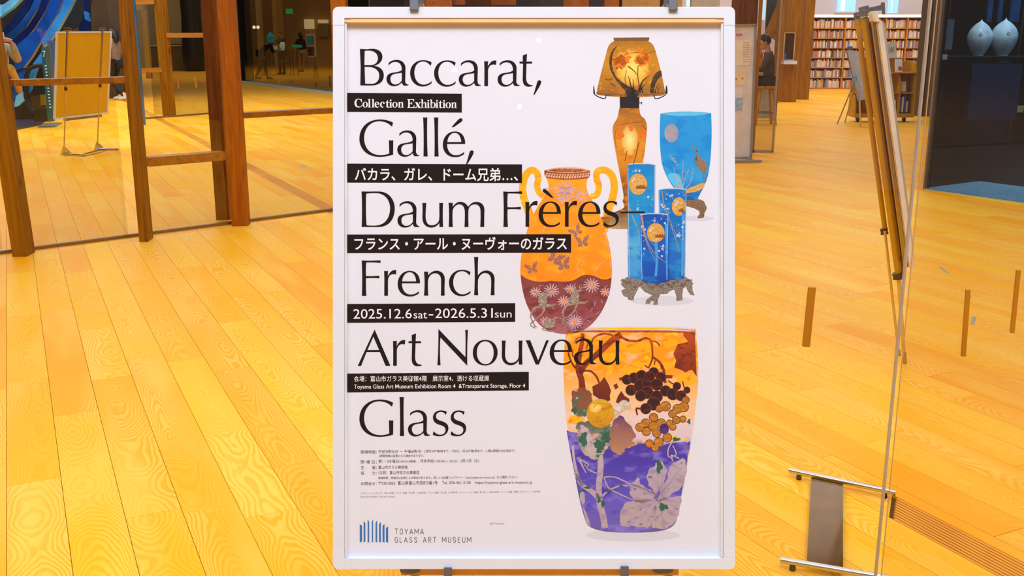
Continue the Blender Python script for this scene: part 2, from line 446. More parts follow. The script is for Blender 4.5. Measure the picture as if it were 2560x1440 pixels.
tag(sheet, 'white paper sheet printed with lamp, vases and exhibition lettering')
cover = MB().add([(XI0 + .001, YI0, .0045), (XI1 - .001, YI0, .0045), (XI1 - .001, YI1 - .008, .0045), (XI0 + .001, YI1 - .008, .0045)], [(0, 1, 2, 3)])
cover.build('clear_cover', glass('clear_cover', (.99, .99, .99), .034), board, recalc=False)

# ---- lettering
Z_BAR, Z_BLK, Z_WHT = .0016, .0020, .0024
S1 = 2560 / 240
GL = dict(
 B=((890, 110), "M105,130 L300,140 C380,125 470,125 520,135 C640,165 705,240 705,340 C705,450 620,550 475,582 C640,600 742,690 742,835 C742,1000 620,1105 400,1105 L115,1103 L125,600 Z M232,182 C300,170 420,170 470,200 C550,240 590,310 585,400 C570,520 480,565 380,565 L225,565 Z M230,608 L330,608 C480,615 620,680 622,850 C615,990 530,1070 390,1065 L245,1058 Z"),
 a=((890, 110), "M868,575 L870,505 C930,450 1000,422 1090,422 C1230,425 1320,520 1320,640 L1312,980 C1315,1050 1350,1085 1405,1080 L1395,1100 C1350,1110 1310,1112 1280,1108 C1245,1095 1230,1060 1222,1025 C1150,1100 1080,1125 1000,1125 C890,1120 812,1040 812,935 C812,830 880,775 1010,762 C1100,750 1190,730 1222,695 C1225,600 1190,475 1050,475 C960,478 910,520 868,575 Z M1222,765 L1222,975 C1180,1040 1120,1080 1040,1080 C960,1075 917,1010 917,930 C917,850 970,800 1060,790 C1120,780 1180,775 1222,765 Z"),
 c=((890, 110), "M1990,585 L2018,490 C1940,445 1860,430 1790,430 C1590,430 1443,580 1443,770 C1443,980 1580,1132 1780,1132 C1870,1132 1950,1095 2010,1052 L2025,985 C1960,1050 1880,1085 1800,1085 C1660,1085 1558,950 1555,770 C1555,590 1640,465 1790,465 C1870,465 1940,510 1990,585 Z"),
 r=((1130, 110), "M858,458 C880,468 930,468 962,458 L955,600 C1000,520 1050,440 1140,438 L1185,440 L1172,560 C1140,540 1080,540 1040,560 C990,590 960,660 960,720 L960,1122 L862,1122 L865,700 Z"),
 t=((1130, 110), "M1885,308 L2000,262 L1990,470 L2135,470 L2135,522 L1988,522 L1975,900 C1980,1030 2030,1100 2150,1098 L2155,1115 C2110,1132 2070,1137 2030,1137 C1930,1130 1885,1060 1885,940 L1895,522 L1800,520 L1800,470 L1888,470 Z"),
 comma=((1130, 110), "M2290,985 C2330,955 2380,970 2380,1020 C2375,1080 2270,1240 2195,1358 L2172,1355 C2210,1230 2250,1090 2268,1030 C2272,1010 2280,995 2290,985 Z"),
 G=((890, 285), "M960,338 L990,230 C880,170 750,145 630,145 C300,150 90,370 90,660 C90,930 290,1142 630,1142 C770,1142 890,1110 990,1082 L995,700 C960,710 910,710 878,697 L888,1050 C820,1085 730,1097 650,1097 C390,1095 220,920 215,640 C220,380 380,190 620,190 C760,195 870,240 960,338 Z"),
 l=((890, 285), "M1788,85 C1820,98 1870,98 1903,85 C1892,300 1892,800 1912,1130 L1800,1130 C1808,900 1808,300 1788,85 Z"),
 e=((1000, 285), "M1738,797 L1255,797 C1255,980 1350,1100 1490,1100 C1580,1100 1660,1060 1712,1005 L1705,1072 C1630,1125 1550,1150 1470,1150 C1270,1150 1142,1010 1142,820 C1145,610 1280,465 1470,465 C1640,468 1745,600 1738,797 Z M1262,750 L1590,750 L1635,745 C1625,600 1560,500 1460,500 C1350,505 1270,610 1262,750 Z"),
 acute=((1000, 285), "M1375,350 C1440,270 1500,200 1570,135 C1610,100 1665,110 1668,155 C1665,190 1640,205 1600,232 C1540,275 1470,325 1440,345 Z"),
 D=((890, 465), "M147,145 L350,150 C450,145 560,145 640,148 C880,160 1035,360 1035,610 C1030,900 860,1095 600,1090 L152,1090 C165,800 165,400 147,145 Z M272,205 C350,185 500,185 580,190 C780,215 908,380 910,590 C905,880 760,1060 480,1058 C400,1058 340,1055 285,1045 C262,900 260,400 272,205 Z"),
 u=((890, 465), "M1770,445 C1800,458 1840,458 1875,445 C1862,600 1855,760 1858,840 C1868,960 1910,1045 2010,1048 C2100,1050 2160,1010 2200,950 C2225,900 2225,800 2225,700 L2220,445 C2250,458 2290,458 2323,445 C2310,600 2310,900 2323,1092 L2225,1092 L2222,985 C2150,1080 2090,1108 2000,1108 C1860,1100 1775,1010 1770,850 C1775,700 1778,600 1770,445 Z"),
 m=((1120, 465), "M15,442 C50,455 90,455 125,442 L125,555 C190,460 260,420 330,422 C420,425 490,470 540,555 C600,460 680,420 760,422 C890,425 970,510 972,640 C968,760 962,900 967,1090 L860,1090 C870,900 870,800 868,680 C865,560 820,490 720,488 C630,490 560,530 545,650 C540,760 540,900 548,1090 L440,1090 C450,900 450,800 448,680 C440,550 390,485 290,488 C200,495 130,580 122,680 C118,800 118,950 130,1090 L20,1090 C32,800 32,650 15,442 Z"),
 F=((1120, 465), "M1472,145 C1600,160 1800,155 1975,142 L1975,213 C1850,195 1700,195 1595,197 C1580,330 1582,450 1587,565 C1720,570 1850,565 1942,553 L1942,625 C1850,610 1700,610 1587,620 C1585,800 1585,950 1600,1090 L1478,1090 C1490,800 1490,450 1472,145 Z"),
 s=((890, 985), "M2395,562 L2422,472 C2370,445 2310,435 2260,435 C2130,440 2050,520 2052,630 C2055,740 2130,790 2230,820 C2330,850 2388,880 2388,960 C2385,1040 2320,1088 2240,1085 C2170,1080 2110,1040 2072,988 L2045,1080 C2100,1115 2160,1125 2230,1125 C2380,1120 2468,1020 2465,900 C2460,790 2370,750 2280,722 C2190,695 2135,665 2132,590 C2135,510 2200,475 2270,475 C2330,480 2370,510 2395,562 Z"),
 n=((890, 635), "M1812,465 C1850,475 1890,475 1925,465 L1922,570 C1990,485 2070,445 2150,445 C2290,450 2368,540 2368,680 C2360,850 2358,950 2365,1108 L2262,1108 C2270,900 2272,800 2268,690 C2262,570 2200,510 2105,510 C2000,515 1930,610 1920,720 C1915,850 1918,1000 1928,1108 L1812,1108 C1835,900 1835,650 1812,465 Z"),
 h=((1040, 635), "M1548,75 C1580,85 1630,85 1662,75 C1650,200 1645,400 1650,570 C1710,485 1790,440 1880,440 C2020,445 2098,540 2098,680 C2092,850 2088,950 2098,1098 L1992,1098 C2003,900 2008,800 2003,690 C1995,560 1930,505 1840,503 C1740,508 1665,600 1652,720 C1648,850 1650,1000 1660,1098 L1550,1098 C1572,750 1570,400 1548,75 Z"),
 A=((885, 805), "M550,200 L970,1165 L845,1168 L690,798 L335,800 L190,1168 L100,1170 Z M517,388 L358,748 L672,748 Z"),
 N=((1080, 805), "M170,185 L890,935 C895,700 900,400 885,205 C910,212 940,212 960,205 C940,450 935,850 940,1165 L225,410 C205,600 210,950 228,1150 L143,1150 C168,850 172,500 170,185 Z"),
 o=((1080, 805), "M1425,475 C1620,475 1750,620 1750,810 C1750,1010 1610,1158 1415,1158 C1210,1155 1085,1010 1087,815 C1090,620 1225,475 1425,475 Z M1420,510 C1560,512 1645,650 1645,815 C1645,990 1560,1125 1430,1125 C1290,1120 1195,990 1195,815 C1195,640 1285,510 1420,510 Z"),
 v=((1320, 805), "M-60,488 L60,488 L270,1025 L485,488 L555,488 L290,1132 L205,1132 Z"),
)
LINES = [
 ('Baccarat', "B0,0 a0,0 c0,0 c60,.5 a180.8,1 r0,0 a277.8,1 t0,0 comma0,0"),
 ('Galle', "G0,0 a27,176.4 l0,0 l27.4,0 e0,0 acute0,0 comma-168.9,175"),
 ('Daum', "D0,0 a27.5,353.4 u0,0 m0,0"),
 ('Freres', "F0,0 r102.9,351.5 e239.3,174.9 r201.5,351.3 e338.1,174.9 s426,-523.3"),
 ('French', "F-353.8,172.3 r-250.1,524 e-112.9,348.3 n0,0 c97.2,524.1 h0,0"),
 ('Art', "A0,0 r-227.9,699 t-277.4,698.8"),
 ('Nouveau', "N0,0 o0,0 u198.5,344 v0,0 e267.1,520 a468.7,696.7 u440.8,343.8"),
 ('Glass', "G0,700 l-58.9,698.9 a53.7,875.6 s0,0 s44.5,0"),
]
import re
for nm, spec in LINES:
    pr = Print()
    for w in spec.split():
        g, dx, dy = re.match(r'([A-Za-z]+?)(-?[\d.]+),(-?[\d.]+)$', w).groups()
        o_, p_ = GL[g]; pr.path(p_, Z_BLK, o=o_, s=S1, dx=float(dx), dy=float(dy))
    if nm == 'Freres':
        lp = flatten(GL['acute'][1], o=GL['acute'][0], s=S1)[0]
        pr.poly([[(2512.9 - x, y + 176.7) for x, y in lp]], Z_BLK)
        pr.poly([[(1551.6, 528.8), (1612, 528.4), (1612, 532.2), (1551.6, 532.6)]], Z_BLK)
    pr.build('title_lettering', INK, sheet)
# black bars
for q in (((861.5, 232), (1154.5, 234.5), (1154.5, 281.5), (861.5, 279.5)), ((863, 409), (1305, 411), (1305, 457.5), (863, 456.5)),
          ((864.5, 586.5), (1427.5, 585.5), (1427.5, 631.5), (864.5, 632.5)), ((864.5, 760), (1288, 757.8), (1288, 804.5), (864.5, 807)),
          ((863.5, 934), (1322, 929.5), (1322, 975.8), (863, 981))):
    Print().poly([list(q)], Z_BAR).build('caption_bar', INK, sheet)

def text(s, x, y, w, size, z, m, parent, name='small_print', bold=0.0, rise=0.0, h=None):
    """set type with the left end at pixel x, baseline y, exactly w pixels wide; size = em height in pixels"""
    cu = bpy.data.curves.new('type', 'FONT'); cu.body = s; cu.size = 1; cu.offset = bold; cu.resolution_u = 3
    ob = bpy.data.objects.new('type', cu); COL.objects.link(ob); dg = bpy.context.evaluated_depsgraph_get()
    me = bpy.data.meshes.new_from_object(ob.evaluated_get(dg)); bpy.data.objects.remove(ob); bpy.data.curves.remove(cu)
    if not me.vertices: return None
    xs = [v.co.x for v in me.vertices]; x0, x1 = min(xs), max(xs); k = w / (x1 - x0)
    for v in me.vertices:
        px = x + (v.co.x - x0) * k; py = y - v.co.y * size - rise * (v.co.x - x0) / (x1 - x0)
        q = P2(px, py); v.co = (q[0], q[1], z * ZK)
    me.materials.clear(); me.materials.append(m); me.name = name
    o = bpy.data.objects.new(name, me); COL.objects.link(o); o.parent = parent; return o

# serif face for the caption "Collection Exhibition" (zoom 8x from 855,225)
def serif_caption():
    pr = Print(); o = (855, 225); s = 8.0; z = Z_WHT
    def rect(x0, y0, x1, y1): pr.poly([[(o[0] + a / s, o[1] + b / s) for a, b in ((x0, y0), (x1, y0), (x1, y1), (x0, y1))]], z)
    def ring(cx, cy, rx, ry, irx, iry): pr.path(
        "M%f,%f C%f,%f %f,%f %f,%f C%f,%f %f,%f %f,%f C%f,%f %f,%f %f,%f C%f,%f %f,%f %f,%f Z" % ell(cx, cy, rx, ry) +
        " M%f,%f C%f,%f %f,%f %f,%f C%f,%f %f,%f %f,%f C%f,%f %f,%f %f,%f C%f,%f %f,%f %f,%f Z" % ell(cx, cy, irx, iry), z, o=o, s=s)
    def ell(cx, cy, a, b):
        k = .5523
        return (cx + a, cy, cx + a, cy + b * k, cx + a * k, cy + b, cx, cy + b, cx - a * k, cy + b, cx - a, cy + b * k, cx - a, cy,
                cx - a, cy - b * k, cx - a * k, cy - b, cx, cy - b, cx + a * k, cy - b, cx + a, cy - b * k, cx + a, cy)
    def dot(cx, cy, r): pr.ell(o[0] + cx / s, o[1] + cy / s, r / s, r / s, z)
    def stem(x, top, base, w=30, foot=58, flag=True):
        rect(x - w / 2, top, x + w / 2, base); rect(x - foot / 2, base - 9, x + foot / 2, base)
        if flag: pr.poly([[(o[0] + a / s, o[1] + b / s) for a, b in ((x - w, top), (x, top), (x, top + 12), (x - w, top + 8))]], z)
    def letter_o(cx, b): ring(cx, b - 56, 54, 58, 24, 50)
    def letter_c(cx, b):
        pr.path("M%d,%d C%d,%d %d,%d %d,%d C%d,%d %d,%d %d,%d C%d,%d %d,%d %d,%d L%d,%d C%d,%d %d,%d %d,%d C%d,%d %d,%d %d,%d C%d,%d %d,%d %d,%d Z" % (
            cx + 40, b - 90, cx + 30, b - 114, cx + 10, b - 116, cx, b - 116, cx - 36, b - 112, cx - 50, b - 85, cx - 50, b - 56,
            cx - 50, b - 20, cx - 30, b + 2, cx + 5, b + 2, cx + 46, b - 28, cx + 30, b - 14, cx + 20, b - 10, cx + 12, b - 12,
            cx - 10, b - 14, cx - 20, b - 30, cx - 20, b - 56, cx - 20, b - 90, cx - 12, b - 106, cx + 2, b - 106), z, o=o, s=s)
        dot(cx + 28, b - 86, 16)
    def letter_e(cx, b):
        pr.path("M%d,%d L%d,%d C%d,%d %d,%d %d,%d C%d,%d %d,%d %d,%d L%d,%d C%d,%d %d,%d %d,%d C%d,%d %d,%d %d,%d C%d,%d %d,%d %d,%d C%d,%d %d,%d %d,%d Z" % (
            cx + 46, b - 58, cx - 18, b - 58, cx - 16, b - 28, cx - 4, b - 14, cx + 14, b - 13, cx + 28, b - 14, cx + 36, b - 20, cx + 44, b - 30,
            cx + 48, b - 24, cx + 36, b - 4, cx + 20, b + 2, cx, b + 2, cx - 34, b, cx - 48, b - 26, cx - 48, b - 56,
            cx - 48, b - 90, cx - 30, b - 116, cx, b - 116, cx + 34, b - 114, cx + 48, b - 90, cx + 46, b - 58) +
            " M%d,%d L%d,%d C%d,%d %d,%d %d,%d C%d,%d %d,%d %d,%d Z" % (cx - 18, b - 68, cx + 16, b - 68, cx + 16, b - 90, cx + 12, b - 106, cx, b - 106,
            cx - 12, b - 106, cx - 18, b - 90, cx - 18, b - 68), z, o=o, s=s)
    def letter_n(x, b, w=110):
        stem(x + 24, b - 112, b, 28, 52); stem(x + w - 26, b - 80, b, 28, 52, False)
        pr.path("M%d,%d C%d,%d %d,%d %d,%d C%d,%d %d,%d %d,%d L%d,%d C%d,%d %d,%d %d,%d C%d,%d %d,%d %d,%d Z" % (
            x + 36, b - 84, x + 46, b - 106, x + 56, b - 116, x + 68, b - 116, x + 86, b - 116, x + w - 12, b - 104, x + w - 12, b - 78,
            x + w - 40, b - 78, x + w - 42, b - 96, x + 66, b - 100, x + 58, b - 98, x + 50, b - 96, x + 42, b - 86, x + 38, b - 70), z, o=o, s=s)
    def letter_i(x, b): stem(x, b - 112, b); dot(x, b - 144, 17)
    def letter_t(x, b):
        pr.path("M%d,%d L%d,%d L%d,%d L%d,%d L%d,%d L%d,%d C%d,%d %d,%d %d,%d L%d,%d C%d,%d %d,%d %d,%d C%d,%d %d,%d %d,%d L%d,%d L%d,%d L%d,%d C%d,%d %d,%d %d,%d Z" % (
            x + 12, b - 148, x + 14, b - 112, x + 40, b - 112, x + 40, b - 102, x + 14, b - 102, x + 14, b - 26,
            x + 14, b - 10, x + 26, b - 10, x + 40, b - 16, x + 42, b - 10, x + 30, b, x + 20, b + 2, x + 12, b + 2,
            x - 6, b + 2, x - 15, b - 6, x - 15, b - 24, x - 15, b - 102, x - 32, b - 102, x - 32, b - 108, x - 14, b - 114, x, b - 126, x + 2, b - 148), z, o=o, s=s)
    # C
    pr.path("M400,245 L392,180 L382,180 L376,192 C360,178 345,174 328,174 C275,178 248,220 250,265 C252,320 285,352 335,350 C365,350 390,335 405,310 L398,302 C385,320 370,334 345,334 C305,332 288,300 288,258 C288,215 305,188 332,186 C362,188 380,212 390,245 Z", z, o=o, s=s)
    letter_o(465, 350); stem(548, 182, 350); stem(622, 182, 350); letter_e(700, 351); letter_c(812, 351); letter_t(905, 352); letter_i(974, 352); letter_o(1058, 352); letter_n(1124, 353)
    # E
    pr.path("M1306,185 L1440,185 L1444,232 L1434,232 C1428,205 1420,196 1395,196 L1356,196 L1356,262 L1375,262 C1388,260 1392,252 1394,240 L1402,240 L1402,296 L1394,296 C1392,280 1388,274 1375,273 L1356,273 L1356,347 L1400,347 C1425,346 1432,335 1440,305 L1450,305 L1444,358 L1306,358 L1306,350 L1324,347 L1324,196 L1306,193 Z", z, o=o, s=s)
    pr.path("M1455,246 L1520,246 L1520,254 L1508,256 L1530,288 L1552,256 L1540,254 L1540,246 L1582,246 L1582,254 L1566,256 L1536,296 L1568,350 L1584,352 L1584,360 L1514,360 L1514,352 L1526,350 L1506,320 L1482,350 L1496,352 L1496,360 L1450,360 L1450,352 L1466,350 L1500,310 L1470,256 L1455,254 Z", z, o=o, s=s)
    stem(1606, 190, 360); letter_n(1582, 360, 118); letter_i(1726, 360)
    stem(1786, 192, 358, 28, 30); ring(1822, 304, 52, 58, 22, 48); letter_i(1900, 361); letter_t(1965, 361); letter_i(2040, 361); letter_o(2125, 361); letter_n(2186, 362)
    pr.build('caption_lettering', WHITE_INK, sheet)
serif_caption()
W_ = dict(z=Z_WHT, m=WHITE_INK, parent=sheet, name='caption_lettering')
text('バカラ、ガレ、ドーム兄弟…、', 887, 449, 408, 35, bold=.016, rise=-.8, **W_)
text('フランス・アール・ヌーヴォーのガラス', 886, 623, 531, 35, bold=.016, rise=1.0, **W_)
text('2025.12.6', 883.5, 796.5, 146, 34.5, bold=.002, rise=.8, **W_)
text('sat', 1034, 796, 34, 28, bold=.0, rise=.2, **W_)
Print().poly([[(1072, 785.5), (1083, 785.5), (1083, 788.8), (1072, 788.8)]], Z_WHT).build('caption_lettering', WHITE_INK, sheet)
text('2026.5.31', 1088, 795, 144, 34.5, bold=.002, rise=.8, **W_)
text('sun', 1237, 794, 42, 28, bold=.0, rise=.2, **W_)
text('会場：富山市ガラス美術館4階　展示室4、透ける収蔵庫', 885, 953, 338, 15.5, bold=.005, rise=1.7, **W_)
text('Toyama Glass Art Museum Exhibition Room 4  &Transparent Storage, Floor 4', 885, 971.5, 428, 14.5, bold=.006, rise=2.6, **W_)
GREY = ink('ink_grey', (104, 88, 92)); PALE = ink('ink_pale_grey', (150, 135, 140)); LB = ink('ink_pale_blue', (140, 150, 190))
G_ = dict(z=Z_BLK, m=GREY, parent=sheet)
text('開場時間：', 902, 1133.5, 40, 9.5, **G_); text('午前9時30分 － 午後6時', 946, 1132.5, 96, 9.5, rise=.5, **G_)
text('（金・土曜日は午後8時まで、1月2日、3日は午後5時まで、入場は閉場の30分前まで）', 1044, 1130.5, 243, 7.4, rise=1.0, **G_)
text('※開館時間は変更となる場合があります。', 947, 1142.5, 113, 7.2, rise=.5, **G_)
text('閉 場 日：', 902, 1158.3, 40, 9.5, **G_); text('第1・3水曜日', 946, 1156.5, 50, 9.5, **G_); text('（5月6日は開場）、', 997, 1156, 50, 7, **G_)
text('年末年始', 1051, 1155.8, 33, 9.5, **G_); text('（12月29日－1月1日）、', 1085, 1155.6, 66, 7, **G_); text('5月13日（水）', 1152, 1155.2, 46, 9.5, **G_)
text('主　　催：', 902, 1172.2, 40, 9.5, **G_); text('富山市ガラス美術館', 946, 1171.6, 73, 9.5, rise=.3, **G_)
text('協　　力：', 902, 1186, 40, 9.5, **G_); text('（公財）富山市民文化事業団', 946, 1185, 102, 9.5, rise=.4, **G_)
text('開場時間、閉場日は変更となる場合があります。詳しくは当館ウェブサイト（toyama-glass-art-museum.jp）をご確認ください。', 946, 1197.5, 348, 7, rise=2.5, **G_)
text('お問合せ：', 902, 1212.5, 40, 9.5, **G_); text('〒930-0062  富山県富山市西町5番1号', 946, 1211.5, 148, 9.8, rise=1, **G_)
text('Tel. 076-461-3100', 1105, 1210, 72, 9.8, rise=.5, **G_); text('https://toyama-glass-art-museum.jp', 1187, 1209.3, 144, 9.8, rise=.6, **G_)
PG = dict(z=Z_BLK, m=PALE, parent=sheet)
text('（上から）ドーム《ランプ》 1905-14年頃／バカラ《花器「月に鷺」》1878年頃／バカラ《花器「月に鷺」》1878年頃／エミール・ガレ《花器「蝶・蛙」》1889-90年頃／ドーム《花器「葡萄とカタツムリ」》1904年頃',
     901, 1235, 449, 5.2, rise=4.2, **PG)
text('Photo: Isao HIRAKU / Villa de la Fontaine', 901, 1243.5, 87, 5, rise=.5, **PG)
text('QR Translator', 1225, 1311, 36, 6.4, z=Z_BLK, m=LB, parent=sheet, rise=.2)
# emblem of eight upright bars, and its name
EMB = ink('ink_blue', (62, 118, 186)); e_o = (840, 1100); e_s = 2372 / 560
pr = Print()
for q in ("M252,893 L276,905 L276,1074 L252,1086 Z", "M293,856 L311,880 L311,1074 L293,1086 Z", "M335,840 L351,864 L351,1080 L335,1086 Z",
          "M393,840 L393,1086 L380,1076 L380,864 Z", "M436,852 L436,1086 L419,1076 L419,874 Z", "M475,868 L475,1086 L456,1076 L456,888 Z",
          "M514,890 L514,1086 L493,1076 L493,906 Z", "M552,915 L552,1086 L529,1076 L529,932 Z"):
    pr.path(q, Z_BLK, o=e_o, s=e_s)
pr.build('emblem', EMB, sheet, 'blue emblem of eight slanted bars')
def thin_caps(s, x, y, w, cap, lw, adv=1.0):
    """condensed light capitals drawn with a single pen, w pixels wide in all"""
    S = dict(T=[[(0, 1), (1, 1)], [(.5, 1), (.5, 0)]], O=[[(.12, .2), (.12, .8), (.3, .98), (.7, .98), (.88, .8), (.88, .2), (.7, .02), (.3, .02), (.12, .2)]],
             Y=[[(0, 1), (.5, .45), (1, 1)], [(.5, .45), (.5, 0)]], A=[[(0, 0), (.5, 1), (1, 0)], [(.18, .3), (.82, .3)]], M=[[(.02, 0), (.02, 1), (.5, .3), (.98, 1), (.98, 0)]],
             G=[[(.9, .8), (.7, .98), (.3, .98), (.1, .8), (.1, .2), (.3, .02), (.7, .02), (.9, .2), (.9, .48), (.55, .48)]], L=[[(.1, 1), (.1, .02), (.85, .02)]],
             S=[[(.88, .8), (.7, .98), (.3, .98), (.12, .8), (.15, .6), (.85, .4), (.88, .2), (.7, .02), (.3, .02), (.1, .2)]],
             R=[[(.1, 0), (.1, .98), (.65, .98), (.88, .8), (.88, .65), (.65, .48), (.1, .48)], [(.5, .48), (.9, 0)]],
             U=[[(.1, 1), (.1, .2), (.3, .02), (.7, .02), (.9, .2), (.9, 1)]], E=[[(.88, .98), (.1, .98), (.1, .02), (.88, .02)], [(.1, .52), (.75, .52)]])
    Wd = {' ': .75, 'M': 1.25, 'E': .85, 'L': .85}
    tot = sum(Wd.get(c, 1) + .55 for c in s) - .55; k = w / tot; pr = Print(); cx = x
    for c in s:
        wc = Wd.get(c, 1) * k
        for st_ in S.get(c, []):
            for a, b in zip(st_, st_[1:]):
                pr.stroke([(cx + a[0] * wc, y - a[1] * cap), (cx + b[0] * wc, y - b[1] * cap)], lw, Z_BLK, smooth=False)
        cx += wc + .55 * k
    pr.build('emblem_lettering', GREY, sheet)
thin_caps('TOYAMA', 987, 1335.5, 72, 13.5, 1.25); thin_caps('GLASS ART MUSEUM', 987, 1356, 191, 13.5, 1.25)
# ---------------------------------------------------------------- the printed pictures
Z_A, Z_B, Z_C, Z_D, Z_E, Z_F = .0003, .0005, .0007, .0009, .0011, .0013
def pmat(name, y0, y1, stops, blot=None, bs=60, bt=(.5, .6), blot2=None, b2s=110, b2t=(.58, .64), glow=None):
    """ink whose colour runs down the picture (y in photograph pixels) with printed blotches"""
    if name in MC: return MC[name]
    m, nt, b = new_mat(name); co = objco(nt); sp = nt.nodes.new('ShaderNodeSeparateXYZ'); nt.links.new(co, sp.inputs[0])
    wob = noise(nt, co, 22, 2)
    y = math_n(nt, 'ADD', sp.outputs[1], math_n(nt, 'MULTIPLY', math_n(nt, 'SUBTRACT', wob, .5), .03))
    Ya = (720 - y0) / PXM; Yb = (720 - y1) / PXM
    t = math_n(nt, 'DIVIDE', math_n(nt, 'SUBTRACT', y, Ya), Yb - Ya)
    c = ramp(nt, t, [(p, lin(q)) for p, q in stops])
    if blot: c = mix_rgb(nt, ramp(nt, noise(nt, mapping(nt, co, (1, 1.6, 1)), bs, 3, .55), [(bt[0], 0.), (bt[1], 1.)]), c, lin(blot))
    if blot2: c = mix_rgb(nt, ramp(nt, noise(nt, mapping(nt, co, (1, 1.5, 1), (3, 1, 0)), b2s, 2, .5), [(b2t[0], 0.), (b2t[1], 1.)]), c, lin(blot2))
    if glow:
        gx, gy, rx, ry, gc, ge = glow
        dx = math_n(nt, 'DIVIDE', math_n(nt, 'SUBTRACT', sp.outputs[0], (gx - 1280) / PXM), rx / PXM)
        dy = math_n(nt, 'DIVIDE', math_n(nt, 'SUBTRACT', sp.outputs[1], (720 - gy) / PXM), ry / PXM)
        d = math_n(nt, 'SQRT', math_n(nt, 'ADD', math_n(nt, 'MULTIPLY', dx, dx), math_n(nt, 'MULTIPLY', dy, dy)))
        n2 = noise(nt, co, 90, 3); d = math_n(nt, 'ADD', d, math_n(nt, 'MULTIPLY', math_n(nt, 'SUBTRACT', n2, .5), .5))
        c = mix_rgb(nt, ramp(nt, d, [(.05, 1.), (.55, .5), (1., 0.)]), c, lin(gc))
        c = mix_rgb(nt, ramp(nt, d, [(.85, 0.), (1.9, ge)]), c, lin((120, 72, 12)))
    nt.links.new(c, b.inputs['Base Color']); b.inputs['Roughness'].default_value = .55; b.inputs['Specular IOR Level'].default_value = .25
    MC[name] = m; return m
def art(name, m, fn, label=None):
    p = Print(); fn(p); o = p.build(name, m, sheet, label)
    if p.n > 1: o['kind'] = 'stuff'
    return o
SHD = ink('print_shadow', (216, 218, 228), .01)
for e_ in ((1582, 1338, 118, 16), (1655, 752, 80, 12), (1745, 546, 40, 7)): art('print_shadow', SHD, lambda p: p.ell(*e_, .0001))

LO, LS = (1280, 60), 3.789
# lamp
art('printed_lamp_base', pmat('print_lamp_base', 270, 573, [(0, (170, 108, 40)), (.12, (205, 130, 30)), (.3, (248, 166, 20)), (.5, (235, 150, 25)), (.62, (170, 92, 24)), (.75, (140, 82, 34)), (.86, (120, 90, 55)), (1, (200, 176, 130))],
    (226, 140, 14), 60, (.5, .62), None, glow=(1574, 350, 22, 40, (255, 240, 150), .25)),
    lambda p: p.path("M1549,268 L1598,268 C1600,284 1600,290 1610,295 C1616,303 1619,315 1617,330 C1614,365 1610,400 1600,440 L1590,520 L1570,573 L1540,573 C1528,571 1500,570 1490,560 L1500,545 C1515,535 1545,530 1560,519 C1562,510 1555,505 1557,500 C1560,497 1560,490 1555,465 C1548,425 1536,370 1532,334 C1530,320 1532,312 1540,301 C1547,290 1545,280 1549,270 Z", Z_A), 'amber baluster lamp base with a glowing middle')
art('printed_lamp_shade', pmat('print_lamp_shade', 93, 245, [(0, (176, 116, 24)), (.15, (222, 152, 10)), (.45, (244, 172, 14)), (.75, (214, 146, 16)), (.95, (180, 116, 34)), (1, (150, 96, 40))],
    (226, 146, 8), 50, (.5, .66), (255, 200, 40), 80, (.6, .72), glow=(1580, 170, 44, 50, (255, 232, 116), .42)),
    lambda p: p.path("M962,130 L1300,127 C1305,135 1300,145 1292,165 C1330,180 1345,205 1360,260 C1390,360 1420,470 1450,640 C1450,670 1430,680 1400,680 C1250,697 1000,697 860,678 C820,675 795,670 800,650 C830,500 880,330 905,230 C920,190 940,175 970,160 C965,150 958,140 962,130 Z", Z_B, o=LO, s=LS), 'glowing amber lamp shade')
BRN = ink('ink_brown_rim', (128, 84, 42)); DK = ink('ink_dark_metal', (34, 26, 28)); DL = pmat('ink_leaf_dark', 120, 245, [(0, (70, 50, 22)), (.6, (74, 52, 26)), (1, (30, 24, 24))], (100, 70, 30), 90)
art('printed_shade_rim', BRN, lambda p: (p.path("M962,130 L1300,127 L1293,160 L970,160 Z", Z_C, o=LO, s=LS), p.stroke([(800, 655), (1000, 672), (1250, 672), (1450, 650)], 12, Z_C, o=LO, sc=LS)))
ORG = pmat('ink_orange_flower', 100, 400, [(0, (244, 136, 10)), (1, (226, 118, 14))], (212, 100, 8), 160, (.5, .62))
def fl_(p):
    for x, y, r in ((1020, 370, 62), (985, 350, 42), (1060, 350, 46), (1040, 320, 34), (1240, 330, 60), (1280, 320, 42), (1200, 345, 42), (1225, 375, 30), (1030, 300, 18), (1080, 275, 20), (1215, 245, 24), (1180, 262, 15), (1240, 235, 10), (1110, 315, 22), (905, 290, 14), (950, 335, 16)):
        p.ell(LO[0] + x / LS, LO[1] + y / LS, r / LS, r / LS * .92, Z_C, wob=.22, seed=int(x))
    for x, y, r in ((1025, 1050, 34), (1010, 985, 16), (1240, 1050, 30), (1250, 1000, 16), (1035, 960, 14), (1130, 985, 24)): p.ell(LO[0] + x / LS, LO[1] + y / LS, r / LS, r / LS * 1.2, Z_C, wob=.25, seed=int(x))
art('printed_blossoms', ORG, fl_)
